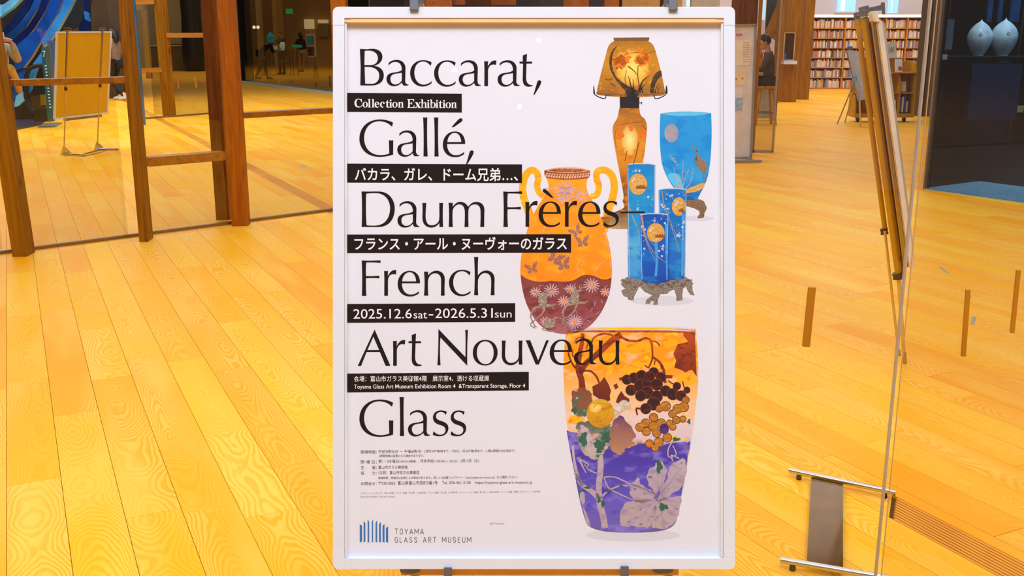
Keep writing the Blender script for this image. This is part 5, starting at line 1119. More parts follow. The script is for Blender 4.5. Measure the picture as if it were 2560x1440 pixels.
# white leaflet board on a thin stand
Yl = 17.9
ls = empty('notice_stand', fl(2125, 315), label='thin metal stand holding a tall white notice board in front of the bookcase', cat='notice stand'); O = Vector(ls.location)
q = [at(2117, 127, Yl - .05), at(2150, 128, Yl + .1), at(2165, 248, Yl - .1), at(2146, 252, Yl - .35)]
MB().prism([p_ - O for p_ in q], (0, .02, 0)).build('board', mat('board_white', (234, 232, 236), .5), ls)
MB().bar(at(2116, 126, Yl - .04) - O, at(2145, 252, Yl - .34) - O, .012, .03, up=(0, 1, 0)).build('edge_strip', ALU, ls)
f1 = fl(2093, 310); f2 = fl(2151, 317)
MB().tube([at(2136, 205, Yl + .35) - O, f1 - O], .012, 8).build('leg', ALU, ls); MB().tube([at(2150, 250, Yl - .2) - O, f2 - O], .018, 8).build('leg', CHROME, ls)
f3 = fl(2112, 306); MB().tube([at(2140, 205, Yl + .35) - O, f3 - O], .012, 8).build('leg', ALU, ls)
for x0, y0, x1, y1, c in ((2132, 190, 2143, 204, (90, 150, 160)), (2146, 228, 2150, 240, (206, 110, 80))):
    MB().prism([p_ - O for p_ in (at(x0, y0, Yl - .30), at(x1, y0, Yl - .30), at(x1, y1, Yl - .36), at(x0, y1, Yl - .36))], (0, .01, 0)).build('picture', mat('pic_%d' % c[0], c, .5, 0, .4, 30), ls)
for x in (2121, 2127):
    MB().ball(at(x, 119, Yl) - O, .03).build('clip', mat('clip_blue', (60, 120, 200), .4), ls)

# timber columns in the library
def column(px_top, px_bot, ybase, lab, m=TIMB, h=6.5):
    c = fl((px_bot[0] + px_bot[1]) / 2, ybase); w = (px_bot[1] - px_bot[0]) * (c.y * math.cos(PITCH) + EYE * math.sin(PITCH)) / FOC
    e_ = MB().box((-w / 2, 0, 0), (w / 2, .35, h)).build('timber_column', m, None, loc=c, bevel=.01); return tag(e_, lab, 'column')
TIML = wood('timber_library', (166, 112, 12), (134, 80, 6))
column(0, (1937, 1946), 258, 'narrow timber column on the left of the library columns', TIML); column(0, (1954, 1990), 255, 'broad timber column with an acrylic leaflet holder on it', TIML); column(0, (1996, 2022), 249, 'timber column nearest the oak bookcase', TIML)
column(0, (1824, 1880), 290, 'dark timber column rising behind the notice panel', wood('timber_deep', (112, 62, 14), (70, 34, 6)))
wall_box('trim_1', fl(1990, 252) + Vector((0, .3, 0)), fl(1996, 251) + Vector((0, .3, 0)), 0, 6.5, .1, mat('trim_pale', (226, 196, 170), .7))
YH = fl(1972, 255).y - .035
hb = empty('leaflet_holder', at(1972, 158, YH), label='clear acrylic leaflet holder with a white tray fixed on the broad timber column', cat='holder'); O = Vector(hb.location)
a, b = at(1958, 150, YH) - O, at(1988, 82, YH) - O
MB().box((a.x, .0, a.z), (b.x, .03, b.z)).build('acrylic_sheet', glass('acrylic', (.86, .86, .86), .25), hb)
for z_ in (a.z, b.z): MB().box((a.x, -.01, z_ - .01), (b.x, .03, z_ + .01)).build('rim', mat('acrylic_rim', (206, 178, 140), .4), hb)
for x_ in (a.x, b.x): MB().box((x_ - .01, -.01, a.z), (x_ + .01, .03, b.z)).build('rim', mat('acrylic_rim', (206, 178, 140), .4), hb)
MB().box((at(1953, 158, YH).x - O.x, -.2, -.02), (at(1987, 158, YH).x - O.x, .03, .06)).build('tray', mat('tray_white', (214, 222, 246), .5), hb)
MB().box((at(1959, 150, YH).x - O.x, -.03, .1), (at(1964, 150, YH).x - O.x, -.01, .24)).build('pen', mat('pen_blue', (60, 100, 170), .4), hb)

# notice panel with papers
Yp = 12.95
npn = empty('pinboard', fl(1850, 401), label='grey-framed white notice panel with pinned papers just right of the poster', cat='notice board'); O = Vector(npn.location)
def quad(pts, Y, t, m, parent, O, nm): return MB().prism([at(*p_, Y) - O for p_ in pts], (0, t, 0)).build(nm, m, parent)
quad([(1740, 66), (1889, 63), (1877, 392), (1740, 400)], Yp, .03, mat('panel_white', (218, 208, 200), .6), npn, O, 'panel')
FRG_ = mat('panel_frame', (150, 146, 142), .4, .4)
for a, b in (((1740, 65), (1891, 62)), ((1889, 62), (1877, 394)), ((1740, 401), (1879, 393)), ((1740, 65), (1740, 401))): bar_px('frame', a, b, 4.5, Yp - .01, .06, FRG_, npn, O)
f = fl(1874, 404); MB().bar(fl(1835, 408) + Vector((0, 0, .02)) - O, fl(1903, 407) + Vector((0, 0, .02)) - O, .03, .03).build('foot', FRG_, npn)
MB().bar(fl(1870, 404) + Vector((0, 0, .03)) - O, at(1877, 392, Yp) - O, .03, .03, up=(0, 1, 0)).build('leg', FRG_, npn)
MB().bar(fl(1760, 412) + Vector((0, 0, .02)) - O, fl(1800, 404) + Vector((0, 0, .02)) - O, .03, .03).build('foot', FRG_, npn); MB().bar(fl(1780, 408) + Vector((0, 0, .03)) - O, at(1780, 398, Yp) - O, .03, .03, up=(0, 1, 0)).build('leg', FRG_, npn)
for nm, pts, c, lab in (('paper', [(1838, 82), (1859, 81), (1859, 91), (1838, 92)], (232, 222, 220), 'small pinned slip with red lettering'), ('paper', [(1838, 100), (1880, 99), (1875, 162), (1838, 165)], (232, 216, 190), 'large cream sheet pinned near the top'), ('paper', [(1838, 172), (1866, 171), (1863, 212), (1838, 214)], (234, 210, 170), 'yellow-edged sheet pinned in the middle'),
                        ('paper', [(1838, 220), (1858, 219), (1856, 278), (1838, 280)], (222, 216, 222), 'sheet with a blue picture pinned lowest')):
    tag(quad(pts, Yp - .006, .004, mat('paper_%d' % c[2], c, .7), npn, O, nm), lab)
quad([(1838, 246), (1857, 244), (1855, 276), (1838, 277)], Yp - .010, .003, mat('print_blue_pale', (160, 184, 208), .6, 0, .3, 20), npn, O, 'blue_picture')
quad([(1840, 84), (1857, 84), (1857, 89), (1840, 90)], Yp - .010, .003, mat('print_red', (216, 110, 110), .6), npn, O, 'red_lettering')
for k in range(9): quad([(1857, 106 + k * 6), (1874, 105 + k * 6), (1874, 106.3 + k * 6), (1857, 107.3 + k * 6)], Yp - .010, .003, mat('print_grey', (196, 170, 150), .6), npn, O, 'printed_line')
for x, y in ((1841, 198), (1856, 196)): MB().ball(at(x, y, Yp - .012) - O, .012, sc=(1, .3, 1)).build('print_spot', mat('print_ochre', (190, 130, 60), .6), npn)

# framed glass screen behind the panel, with the reader beyond it
w5 = empty('window_5', (0, 0, 0), kind='structure'); Yg = 13.7
MB().box((at(1880, 200, Yg).x, Yg, .03), (at(1947, 200, Yg).x, Yg + .02, 3.6)).build('glass_pane', glass('screen_glass', (.86, .84, .80), .05), w5)
GRF = mat('screen_frame', (170, 140, 110), .5)
def vert(px, Y, w, m, parent, nm, h=3.6, d=.04): x = at(px, 380, Y).x; return MB().box((x - w / 2, Y - d / 2, 0), (x + w / 2, Y + d / 2, h)).build(nm, m, parent)
vert(1931, Yg, .02, GRF, w5, 'frame'); vert(1881, Yg, .04, TIMB, w5, 'frame')
MB().box((at(1881, 380, Yg).x, Yg - .02, 0), (at(1931, 380, Yg).x, Yg + .04, .03)).build('floor_rail', GRF, w5)
# things behind: slit window, dark structure, counter
w6 = empty('window_6', (0, 0, 0), kind='structure'); a, b = at(1904, 50, 29), at(1918, -40, 29); MB().box((a.x, 29, a.z), (b.x, 29.05, b.z)).build('pane', mat('slit_daylight', (176, 224, 255), .4, 0, .05, 2, emit=1.0), w6)
a, b = at(1716, 16, 30), at(1728, -60, 30); MB().box((a.x, 30, a.z), (b.x, 30.05, b.z)).build('pane', mat('slit_daylight', (176, 224, 255)), w6)
DKG = mat('dark_teal_panel', (34, 54, 56), .5, 0, .3, 2)
o = MB().box((at(1916, 50, 29.5).x, 29.5, at(1906, 92, 29.5).z), (at(1990, 50, 29.5).x, 29.6, 4.5)).build('wall_panel_1', DKG); tag(o, kind='structure')
o = MB().bar(at(1920, 92, 29.3), at(1954, 10, 29.3), .22, .2, up=(0, 1, 0)).build('trim_2', TIML); tag(o, kind='structure')
o = MB().bar(at(1938, 100, 29.2), at(1976, 40, 29.2), .22, .2, up=(0, 1, 0)).build('trim_3', TIML); tag(o, kind='structure')
Yct = 19.2
cn = empty('reading_counter', at(1900, 250, Yct), label='pale reading counter with tan streaks behind the seated reader', cat='counter'); cn.location.z = 0; O = Vector(cn.location)
MB().box((at(1860, 200, Yct).x - O.x, 0, at(1900, 296, Yct).z), (at(1945, 200, Yct).x - O.x, .05, at(1900, 205, Yct).z)).build('front_panel', mat('counter_grey', (188, 188, 182), .6, 0, .2, 3), cn)
MB().box((at(1850, 200, Yct).x - O.x, -.3, at(1900, 186, Yct).z), (at(1898, 200, Yct).x - O.x, .08, at(1900, 180, Yct).z)).build('counter_top', mat('counter_top', (206, 170, 120), .5), cn)
for px in (1862, 1940): x = at(px, 250, Yct).x - O.x; MB().box((x - .03, .0, 0), (x + .03, .06, at(1900, 200, Yct).z)).build('leg', GREYM, cn)
# low back shelf seen past the reader
bs = empty('back_shelf', at(1900, 205, 26), label='small shelf of books glimpsed past the seated reader', cat='shelf'); bs.location.z = 0; O = Vector(bs.location)
for y_ in (132, 118, 104): MB().box((at(1880, y_, 26).x - O.x, 0, at(1900, y_, 26).z - .02), (at(1915, y_, 26).x - O.x, .3, at(1900, y_, 26).z)).build('shelf', OAK, bs)
MB().box((at(1880, 120, 26).x - O.x, .25, 0), (at(1915, 120, 26).x - O.x, .3, at(1900, 96, 26).z)).build('back_panel', OAK, bs)
for k in range(12):
    for y_ in (132, 118): x = at(1882 + k * 2.2, y_, 26).x; o = MB().box((0, 0, 0), (.02, .15, .13)).build('book', BM_[(k * 5 + y_) % 16], None, loc=(x, 26.05, at(1900, y_, 26).z)); tag(o, '%s book from the left on the %s small shelf past the seated reader' % (ORD[k], 'upper' if y_ < 120 else 'lower'), 'book', 'books on the %s back shelf' % ('upper' if y_ < 120 else 'lower'))

# stool
Ystl = 17.9
stl = empty('stool', fl(1908, 312), label='tall oak stool with splayed legs under the seated reader', cat='stool'); O = Vector(stl.location); zs = at(1908, 216, Ystl).z
hx = (at(1936, 216, Ystl).x - at(1884, 216, Ystl).x) / 2
MB().box((-hx, -.18, zs - .045), (hx, .18, zs)).build('seat', OAKV, stl, bevel=.01)
for sx in (-1, 1):
    for sy in (-1, 1): MB().bar((sx * hx * .55, sy * .1, zs - .045), (sx * hx * 1.0, sy * .17, 0), .03, .03).build('leg', OAKV, stl)
for sy in (-1, 1): MB().bar((-hx * .87, sy * .15, .22), (hx * .87, sy * .15, .22), .018, .018).build('stretcher', GREYM, stl)

# ---------------------------------------------------------------- right: dark glass room with vessels
Ga, Gb = fl(2309, 474), fl(2560, 509); GD = (Gb - Ga).normalized(); GN = Vector((-GD.y, GD.x, 0)) * (1 if -GD.y * 1 + 0 > 0 else -1)
if GN.y < 0: GN = -GN
gr = empty('window_7', (0, 0, 0), kind='structure'); Gc = Ga + GD * 4
M = Matrix.Translation(Ga) @ Matrix.Rotation(math.atan2(GD.y, GD.x), 4, 'Z'); sgn = 1 if (M.to_3x3() @ Vector((0, 1, 0))).dot(GN) > 0 else -1
MB().box((0, 0, .01), (1.62, .012, 3.5), M).build('glass_pane', glass('showroom_glass', (.58, .63, .68), .025), gr)
MB().box((1.63, 0, .01), (4, .012, 3.5), M).build('glass_pane', glass('showroom_glass', (.62, .66, .70)), gr)
MB().box((-.010, -.004, 0), (-.002, .012, 3.5), M).build('corner_edge', mat('edge_lilac', (200, 196, 226), .3), gr)
DARKW = mat('showroom_dark', (12, 16, 26), .5, 0, .3, 2); DARKF = mat('showroom_floor', (28, 24, 20), .35, 0, .25, 3)
yb_ = sgn
def rbox(nm, lo, hi, m, kind='structure', lab=None):
    lo2 = (lo[0], min(lo[1] * sgn, hi[1] * sgn), lo[2]); hi2 = (hi[0], max(lo[1] * sgn, hi[1] * sgn), hi[2])
    o = MB().box(lo2, hi2, M).build(nm, m); return tag(o, kind=kind)
RM = [Ga + GN * .03, Ga + GD * 9 + GN * .03, Vector((19.5, 20.4, 0)), Vector((fl(2330, 290).x + .05, 20.4, 0))]
def rprism(nm, z0, z1, m): return tag(MB().prism([q + Vector((0, 0, z0)) for q in RM], (0, 0, z1 - z0)).build(nm, m), kind='structure')
rprism('floor_showroom', .001, .012, DARKF); rbox('trim_4', (.0, .0, .001), (7, .95, .016), mat('sill_blue', (150, 196, 206), .5))
rprism('ceiling_showroom', 3.5, 3.6, DARKW)
wall_box('wall_showroom_back', RM[3], RM[2], .012, 3.5, .05, DARKW); wall_box('wall_showroom_right', RM[2], RM[1], .012, 3.5, .05, DARKW); wall_box('wall_showroom_left', RM[0] + GD * .02, RM[3], .012, 3.5, -.02, DARKW)
# its brown side wall and the grey pillar beside it
C1 = fl(2309, 474); C2 = fl(2330, 290)
wall_box('wall_side', C1 - Vector((.01, 0, 0)), C2 + Vector((.02, 0, 0)), 0, 6.5, -.05 * 1, mat('wall_taupe', (128, 104, 78), .45, 0, .1, 1))
p0 = fl(2302, 291); p1 = fl(2331, 290)
o = MB().box((p0.x, p0.y, 0), (p1.x, p0.y + .3, 6.5)).build('trim_5', mat('pillar_grey', (150, 134, 112), .6)); tag(o, kind='structure')
o = MB().box((p0.x - .06, p0.y - .05, 0), (p0.x, p0.y + .3, 6.5)).build('trim_6', mat('pillar_dark', (60, 46, 34), .6)); tag(o, kind='structure')
# plinth, glass shelf, vessels
Yv = 12.2
pln = empty('plinth', fl(2495, 395), label='grey-blue display plinth with a round dish inside the dark showroom', cat='plinth'); pln.location = (at(2500, 280, 19).x, 19, 0); O = Vector(pln.location)
PLM = mat('plinth_blue', (66, 92, 132), .6)
MB().box((at(2428, 200, 19).x - O.x, 0, .0125), (at(2552, 200, 19).x - O.x, .25, at(2500, 160, 19).z)).build('block', PLM, pln)
MB().lathe([(.0001, 0), (.11, 0), (.12, .03), (.11, .05), (.0001, .05)], (at(2515, 158, 19).x - O.x, .125, at(2500, 160, 19).z), 28).build('round_dish', mat('dish_blue', (70, 84, 100), .4), pln)
gs = empty('glass_shelf', at(2450, 139, Yv), label='clear glass shelf carrying two frosted vessels in the dark showroom', cat='shelf'); O = Vector(gs.location)
MB().box((at(2368, 139, Yv).x - O.x, -.12, -.012), (at(2600, 139, Yv).x - O.x, .25, 0)).build('shelf_sheet', mat('shelf_glass_green', (30, 66, 66), .1, 0, .1), gs)
for px in (2372, 2557): x = at(px, 139, Yv).x - O.x; MB().cyl((x, .1, -at(2450, 139, Yv).z + .012), (x, .1, 1.6), .004, 8).build('suspension_rod', mat('rod_brown', (90, 70, 44), .4), gs)
FROST = mat('frosted_glass', (186, 200, 202), .35, 0, .25, 9)
for lab, px, w, h in (('left frosted teardrop glass vessel with a dimple on the glass shelf', 2445, 57, 83), ('right frosted teardrop glass vessel with a dimple on the glass shelf', 2505, 62, 86)):
    c = at(px, 139, Yv); k = Yv / FOC * 1.0; v_ = empty('glass_vessel', c, label=lab, cat='vessel'); v_['group'] = 'frosted vessels'
    R_ = w * k / 2; H_ = h * k
    prof = [(.0001, 0), (R_ * .38, 0), (R_ * .40, H_ * .02), (R_ * .60, H_ * .12), (R_ * .84, H_ * .28), (R_ * .97, H_ * .42), (R_, H_ * .52), (R_ * .95, H_ * .63), (R_ * .78, H_ * .76), (R_ * .48, H_ * .88), (R_ * .2, H_ * .95), (R_ * .05, H_ * 1.0), (.0001, H_ * 1.06)]
    sm = []
    for i in range(len(prof) - 1):
        p0, p1, p2, p3 = prof[max(i - 1, 0)], prof[i], prof[i + 1], prof[min(i + 2, len(prof) - 1)]
        for k in range(4):
            t = k / 4; sm.append(tuple(.5 * (2 * p1[j] + (p2[j] - p0[j]) * t + (2 * p0[j] - 5 * p1[j] + 4 * p2[j] - p3[j]) * t * t + (3 * p1[j] - p0[j] - 3 * p2[j] + p3[j]) * t ** 3) for j in (0, 1)))
    sm = [(max(.0001, a), b) for a, b in sm] + [prof[-1]]
    MB().lathe(sm, (0, 0, 0), 40).build('body', FROST, v_)
    MB().lathe([(R_ * .15, 0), (R_ * .12, .006), (R_ * .06, .002), (.0001, .0)], (0, 0, 0), 16).build('dimple', mat('dimple_grey', (140, 142, 134), .3), v_).matrix_local = Matrix.Translation((-R_ * (.36 if px < 2480 else .12), -R_ * (.90 if px < 2480 else .95), H_ * .60)) @ Matrix.Rotation(R(78), 4, 'X')
for x0, y0, x1, y1, Y, c, lab in ((2362, 48, 2387, 124, 15.5, (120, 140, 156), 'pale blue sheet hanging in the dark showroom'), (2355, 136, 2369, 149, 11.2, (214, 204, 170), 'small cream card at the left end of the glass shelf'), (2543, 264, 2560, 281, 11.0, (206, 190, 120), 'small yellow card low in the dark showroom')):
    a, b = at(x0, y1, Y), at(x1, y0, Y); o = MB().box((0, 0, 0), (b.x - a.x, .01, b.z - a.z)).build('card', mat('card_%d' % c[0], c, .6, emit=.15), None, loc=a); tag(o, lab, 'card')
for px, py, w in ((2466, 0, 12), (2493, 0, 10), (2524, 0, 22)):
    a = at(px, 55, 15.2); MB().box((0, 0, 0), (w / 166., .04, 1.6)).build('glass_hanging', mat('hanging_blue', (40, 150, 230), .15, 0, .4, 3), None, loc=a)
    tag(bpy.data.objects[-1] if False else COL.objects[-1], 'blue glass hanging %s in the dark showroom' % ('above the left vessel' if px == 2466 else 'between the vessels' if px == 2493 else 'above the right vessel'), 'hanging', 'blue glass hangings')
spot('showroom_spot', (at(2475, 60, 11.5).x - .3, 11.2, 3.3), tuple(at(2475, 110, Yv)), 190, (.9, .97, 1), .05, 40)
area('showroom_blue_fill', (6.3, 10.9, 3.4), 2.0, 190, (.45, .72, 1.0), sy=3)  # blue fill added to brighten the front of the dark showroom
area('showroom_blue_fill', (9.6, 16.5, 3.4), 2.5, 60, (.4, .68, 1.0), sy=3)  # dim blue fill added so the plinth and hangings show
# ---------------------------------------------------------------- people
def skin(name, V, E, root, m, parent, lvl=1, extra=None):
    keys = list(V); me = bpy.data.meshes.new(name)
    me.from_pydata([V[k][0] for k in keys], [(keys.index(a), keys.index(b)) for a, b in E], [])
    ob = bpy.data.objects.new(name, me); COL.objects.link(ob)
    mo = ob.modifiers.new('s', 'SKIN'); mo.use_smooth_shade = True
    for i, k in enumerate(keys):
        sv = me.skin_vertices[0].data[i]; r = V[k][1]; sv.radius = r if isinstance(r, tuple) else (r, r); sv.use_root = (k == root)
    ss = ob.modifiers.new('u', 'SUBSURF'); ss.levels = ss.render_levels = lvl
    dg = bpy.context.evaluated_depsgraph_get(); m2 = bpy.data.meshes.new_from_object(ob.evaluated_get(dg))
    bpy.data.objects.remove(ob); m2.materials.clear(); m2.materials.append(m); m2.name = name
    if extra:
        bm = bmesh.new(); bm.from_mesh(m2); t = bpy.data.meshes.new('t'); t.from_pydata(extra.v, [], extra.f); bm.from_mesh(t); bm.to_mesh(m2); bm.free(); bpy.data.meshes.remove(t)
    for p_ in m2.polygons: p_.use_smooth = True
    o = bpy.data.objects.new(name, m2); COL.objects.link(o); o.parent = parent; return o
def hand(mb, w, d, up, sc=1.0, curl=.5):
    """palm and five bent fingers from the wrist w pointing along d"""
    w = Vector(w); d = Vector(d).normalized(); up = Vector(up); s = d.cross(up).normalized(); u = s.cross(d).normalized()
    mb.tube([w - d * .01, w + d * .03 * sc, w + d * .085 * sc], [.022 * sc, .030 * sc, .027 * sc], 10)
    for i, L in enumerate((.066, .075, .070, .055)):
        o = (i - 1.5) * .018 * sc; b = w + d * .08 * sc + s * o
        c1 = b + d * L * .45 * sc - u * .010 * curl * sc; c2 = c1 + d * L * .35 * (1 - curl * .5) * sc - u * L * .4 * curl * sc; c3 = c2 + d * L * .2 * (1 - curl) * sc - u * L * .3 * curl * sc
        mb.tube([b, c1, c2, c3], [.0095 * sc, .009 * sc, .008 * sc, .006 * sc], 7)
    b = w + d * .035 * sc + s * .026 * sc
    mb.tube([b, b + d * .03 * sc + s * .022 * sc, b + d * .055 * sc + s * .024 * sc - u * .012 * sc], [.012 * sc, .010 * sc, .007 * sc], 7)
SKINM = mat('skin', (206, 148, 110), .55, 0, .06, 20); HAIRB = mat('hair_black', (20, 16, 16), .45, 0, .3, 60)
def person(loc, rz, scale, J, label, top, legs, shoe, hair=HAIRB, hair_long=False, group=None, sleeves='long', head_turn=0):
    p = empty('person', loc, rz, label=label, cat='person'); p.scale = (scale,) * 3
    D = dict(pelvis=(0, 0, .93), spine=(0, 0, 1.1), chest=(0, .01, 1.28), neck=(0, .0, 1.45), head=(0, .02, 1.58),
             hl=(.09, 0, .90), kl=(.10, .02, .50), al=(.10, -.01, .09), tl=(.11, .13, .035), hr=(-.09, 0, .90), kr=(-.10, .02, .50), ar=(-.10, -.01, .09), tr=(-.11, .13, .035),
             sl=(.17, 0, 1.39), el=(.23, -.02, 1.12), wl=(.24, .05, .88), sr=(-.17, 0, 1.39), er=(-.23, -.02, 1.12), wr=(-.24, .05, .88))
    D.update(J); V = lambda k: Vector(D[k]); h = V('head'); ax_ = (h - V('neck')).normalized()
    ex = MB()
    hm = Matrix.Translation(h) @ Matrix.Rotation(head_turn, 4, 'Z') @ Vector((0, 0, 1)).rotation_difference(ax_).to_matrix().to_4x4()
    hb_ = MB(); hb_.ball((0, 0, .03), .095, 16, (.86, 1.0, 1.12)); hb_.ball((0, .03, -.035), .062, 12, (.9, 1.0, 1.1)); hb_.tube([(0, .085, .03), (0, .108, -.005), (0, .092, -.014)], [.008, .013, .008], 8)
    for sx in (-1, 1): hb_.ball((sx * .084, 0, .01), .024, 8, (.4, .8, 1.2))
    hb_.tube([(-.022, .086, -.045), (0, .093, -.045), (.022, .086, -.045)], .006, 6)
    hb_.tube([(0, 0, -.16), (0, -.005, -.05)], .05, 10)
    ex.add([hm @ Vector(q) for q in hb_.v], hb_.f, True)
    for k, e_ in (('l', 'el'), ('r', 'er')):
        w = V('w' + k); d = (w - V(e_)).normalized(); hd = D.get('h' + k + 'd'); hand(ex, w + d * .01, hd or d, (0, 0, 1) if abs(d.z) < .8 else (0, 1, 0), 1.0, D.get('curl', .5))
    B = dict(pelvis=(V('pelvis'), .10), chest=(V('chest'), .11), neck=(V('neck'), .05), skull=(V('neck') + ax_ * .08, .05),
             sl=(V('sl') * .9 + V('chest') * .1, .045), el=(V('el'), .036), wl=(V('wl'), .026), sr=(V('sr') * .9 + V('chest') * .1, .045), er=(V('er'), .036), wr=(V('wr'), .026),
             hl=(V('hl'), .07), kl=(V('kl'), .045), al=(V('al'), .034), hr=(V('hr'), .07), kr=(V('kr'), .045), ar=(V('ar'), .034))
    skin('body', B, [('pelvis', 'chest'), ('chest', 'neck'), ('neck', 'skull'), ('chest', 'sl'), ('sl', 'el'), ('el', 'wl'), ('chest', 'sr'), ('sr', 'er'), ('er', 'wr'), ('pelvis', 'hl'), ('hl', 'kl'), ('kl', 'al'), ('pelvis', 'hr'), ('hr', 'kr'), ('kr', 'ar')], 'pelvis', SKINM, p, 1, ex)
    T = dict(hem=(V('pelvis') * .8 + V('spine') * .2 + Vector((0, 0, -.02)), (.165, .12)), sp=(V('spine'), (.15, .11)), ch=(V('chest'), (.165, .125)), nk=(V('neck') * .75 + V('chest') * .25, .075), sl=(V('sl'), .07), sr=(V('sr'), .07))
    Ed = [('hem', 'sp'), ('sp', 'ch'), ('ch', 'nk'), ('ch', 'sl'), ('ch', 'sr')]
    for k in 'lr':
        T['e' + k] = (V('e' + k), .055); Ed.append(('s' + k, 'e' + k))
        t_ = .92 if sleeves == 'long' else .35; T['w' + k] = (V('e' + k).lerp(V('w' + k), t_), .042 if sleeves == 'long' else .048); Ed.append(('e' + k, 'w' + k))
    skin('sweater', T, Ed, 'sp', top, p, 2)
    L = dict(pv=(V('pelvis'), (.155, .12)))
    for k in 'lr':
        L['h' + k] = (V('h' + k), .095); L['k' + k] = (V('k' + k), .07); L['m' + k] = (V('k' + k).lerp(V('a' + k), .35), .064); L['a' + k] = (V('k' + k).lerp(V('a' + k), .93), .052)
    skin('trousers', L, [('pv', 'hl'), ('pv', 'hr'), ('hl', 'kl'), ('kl', 'ml'), ('ml', 'al'), ('hr', 'kr'), ('kr', 'mr'), ('mr', 'ar')], 'pv', legs, p, 2)
    for k in 'lr':
        a, t = V('a' + k), V('t' + k); d = (t - a); d.z = 0; d = d.normalized() if d.length > .01 else Vector((0, 1, 0)); g = t.z - .035
        mb = MB(); heel = Vector((a.x, a.y, g)) - d * .05
        mb.tube([heel + Vector((0, 0, .05)), heel + d * .07 + Vector((0, 0, .045)), heel + d * .16 + Vector((0, 0, .035)), heel + d * .235 + Vector((0, 0, .03))], [.036, .045, .042, .024], 12); mb.tube([a + Vector((0, 0, .03)), Vector((a.x, a.y, g + .05))], [.04, .043], 10)
        mb.build('shoe', shoe, p)
    hr_ = MB(); hr_.ball((0, -.012, .052), .103, 16, (.92, 1.0, 1.08))
    vs_ = [v for v in hr_.v]; hv = MB()
    def pull(v):
        v = Vector(v)
        if v.y > .055 and v.z < .085: v.y = .03 + (v.z - .0) * .25
        return hm @ v
    hv.add([pull(v) for v in vs_], hr_.f, True)
    if hair_long: hv.tube([hm @ Vector((0, -.05, .06)), hm @ Vector((0, -.08, -.05)), hm @ Vector((0, -.09, -.2))], [.09, .09, .05], 12)
    hv.build('hair', hair, p)
    ey = MB()
    for sx in (-1, 1): ey.ball(hm @ Vector((sx * .032, .083, .022)), .010, 8, (1.2, .6, .8))
    ey.build('eyes', mat('eye_dark', (24, 18, 16), .3), p)
    return p
BLK = mat('cloth_black', (24, 24, 28), .8, 0, .3, 20)
def face(loc, tgt=(0, 0)): d = Vector((tgt[0] - loc[0], tgt[1] - loc[1])); return math.atan2(d.y, d.x) - PI / 2
# reflection of the photographer, built as a solid figure with the phone held up
L0 = fl(15, 377); s_ = 1.0
ph = person(L0, face(L0), s_, dict(sl=(.17, 0, 1.38), el=(.30, .12, 1.22), wl=(.17, .34, 1.42), sr=(-.17, 0, 1.38), er=(-.28, .14, 1.2), wr=(-.215, .34, 1.455), hld=(-.9, .1, .25), hrd=(.9, .1, .25), curl=.6),
       'person in a grey sweatshirt holding up a phone with both hands at the far left', mat('cloth_grey_beige', (172, 162, 146), .85, 0, .15, 18), mat('jeans', (60, 68, 92), .85, 0, .2, 30), mat('shoe_grey', (190, 176, 150), .7))
# image right is the person's left side, which faces the camera
bgm = mat('jacket_ochre', (206, 152, 50), .8, 0, .2, 8)
M_ = ph.matrix_world if False else Matrix.LocRotScale(ph.location, ph.rotation_euler, ph.scale)
tb = empty('jacket', L0, face(L0), label='ochre yellow jacket folded over the hip of the person holding a phone', cat='jacket')
skin('folded_cloth', dict(a=(Vector((-.15, .20, 1.16)), (.06, .04)), b=(Vector((-.20, .22, 1.04)), (.10, .05)), c=(Vector((-.24, .22, .88)), (.11, .05)), d=(Vector((-.25, .20, .76)), (.09, .04))), [('a', 'b'), ('b', 'c'), ('c', 'd')], 'b', bgm, tb, 2)
phn = empty('phone', M_ @ Vector((-.06, .42, 1.53)), face(L0), label='phone held up in both hands by the person at the far left', cat='phone')
MB().box((-.08, -.005, -.04), (.08, .005, .04)).build('case', mat('phone_case', (216, 190, 160), .4), phn, bevel=.003); MB().cyl((.055, .004, .02), (.055, .007, .02), .010, 12).build('lens', mat('lens_black', (20, 20, 24), .1), phn)
# walking person partly hidden by the golden board
L1 = fl(297, 251); person(L1, R(70), 1.0, dict(kl=(.1, .16, .5), al=(.1, .05, .1), tl=(.1, .2, .05), kr=(-.1, .1, .48), ar=(-.1, -.28, .16), tr=(-.1, -.14, .06), el=(.22, .02, 1.1), wl=(.2, .18, .92), er=(-.23, -.02, 1.12), wr=(-.2, .14, .92)),
       'person in a taupe sweater and black trousers walking past behind the golden board', mat('cloth_taupe', (128, 104, 84), .85, 0, .15, 18), BLK, mat('shoe_white', (206, 196, 180), .7), hair_long=True)
L2 = fl(418, 180); person(L2, R(100), .98, dict(al=(.16, .02, .09), tl=(.17, .15, .035), ar=(-.16, 0, .09), tr=(-.17, .13, .035), er=(-.24, .1, 1.12), wr=(-.1, .24, 1.05), el=(.24, .1, 1.12), wl=(.1, .24, 1.08)),
       'distant person in a navy top and black trousers standing by the beige counter', mat('cloth_navy', (26, 34, 66), .85), BLK, mat('shoe_blue', (60, 60, 90), .7))
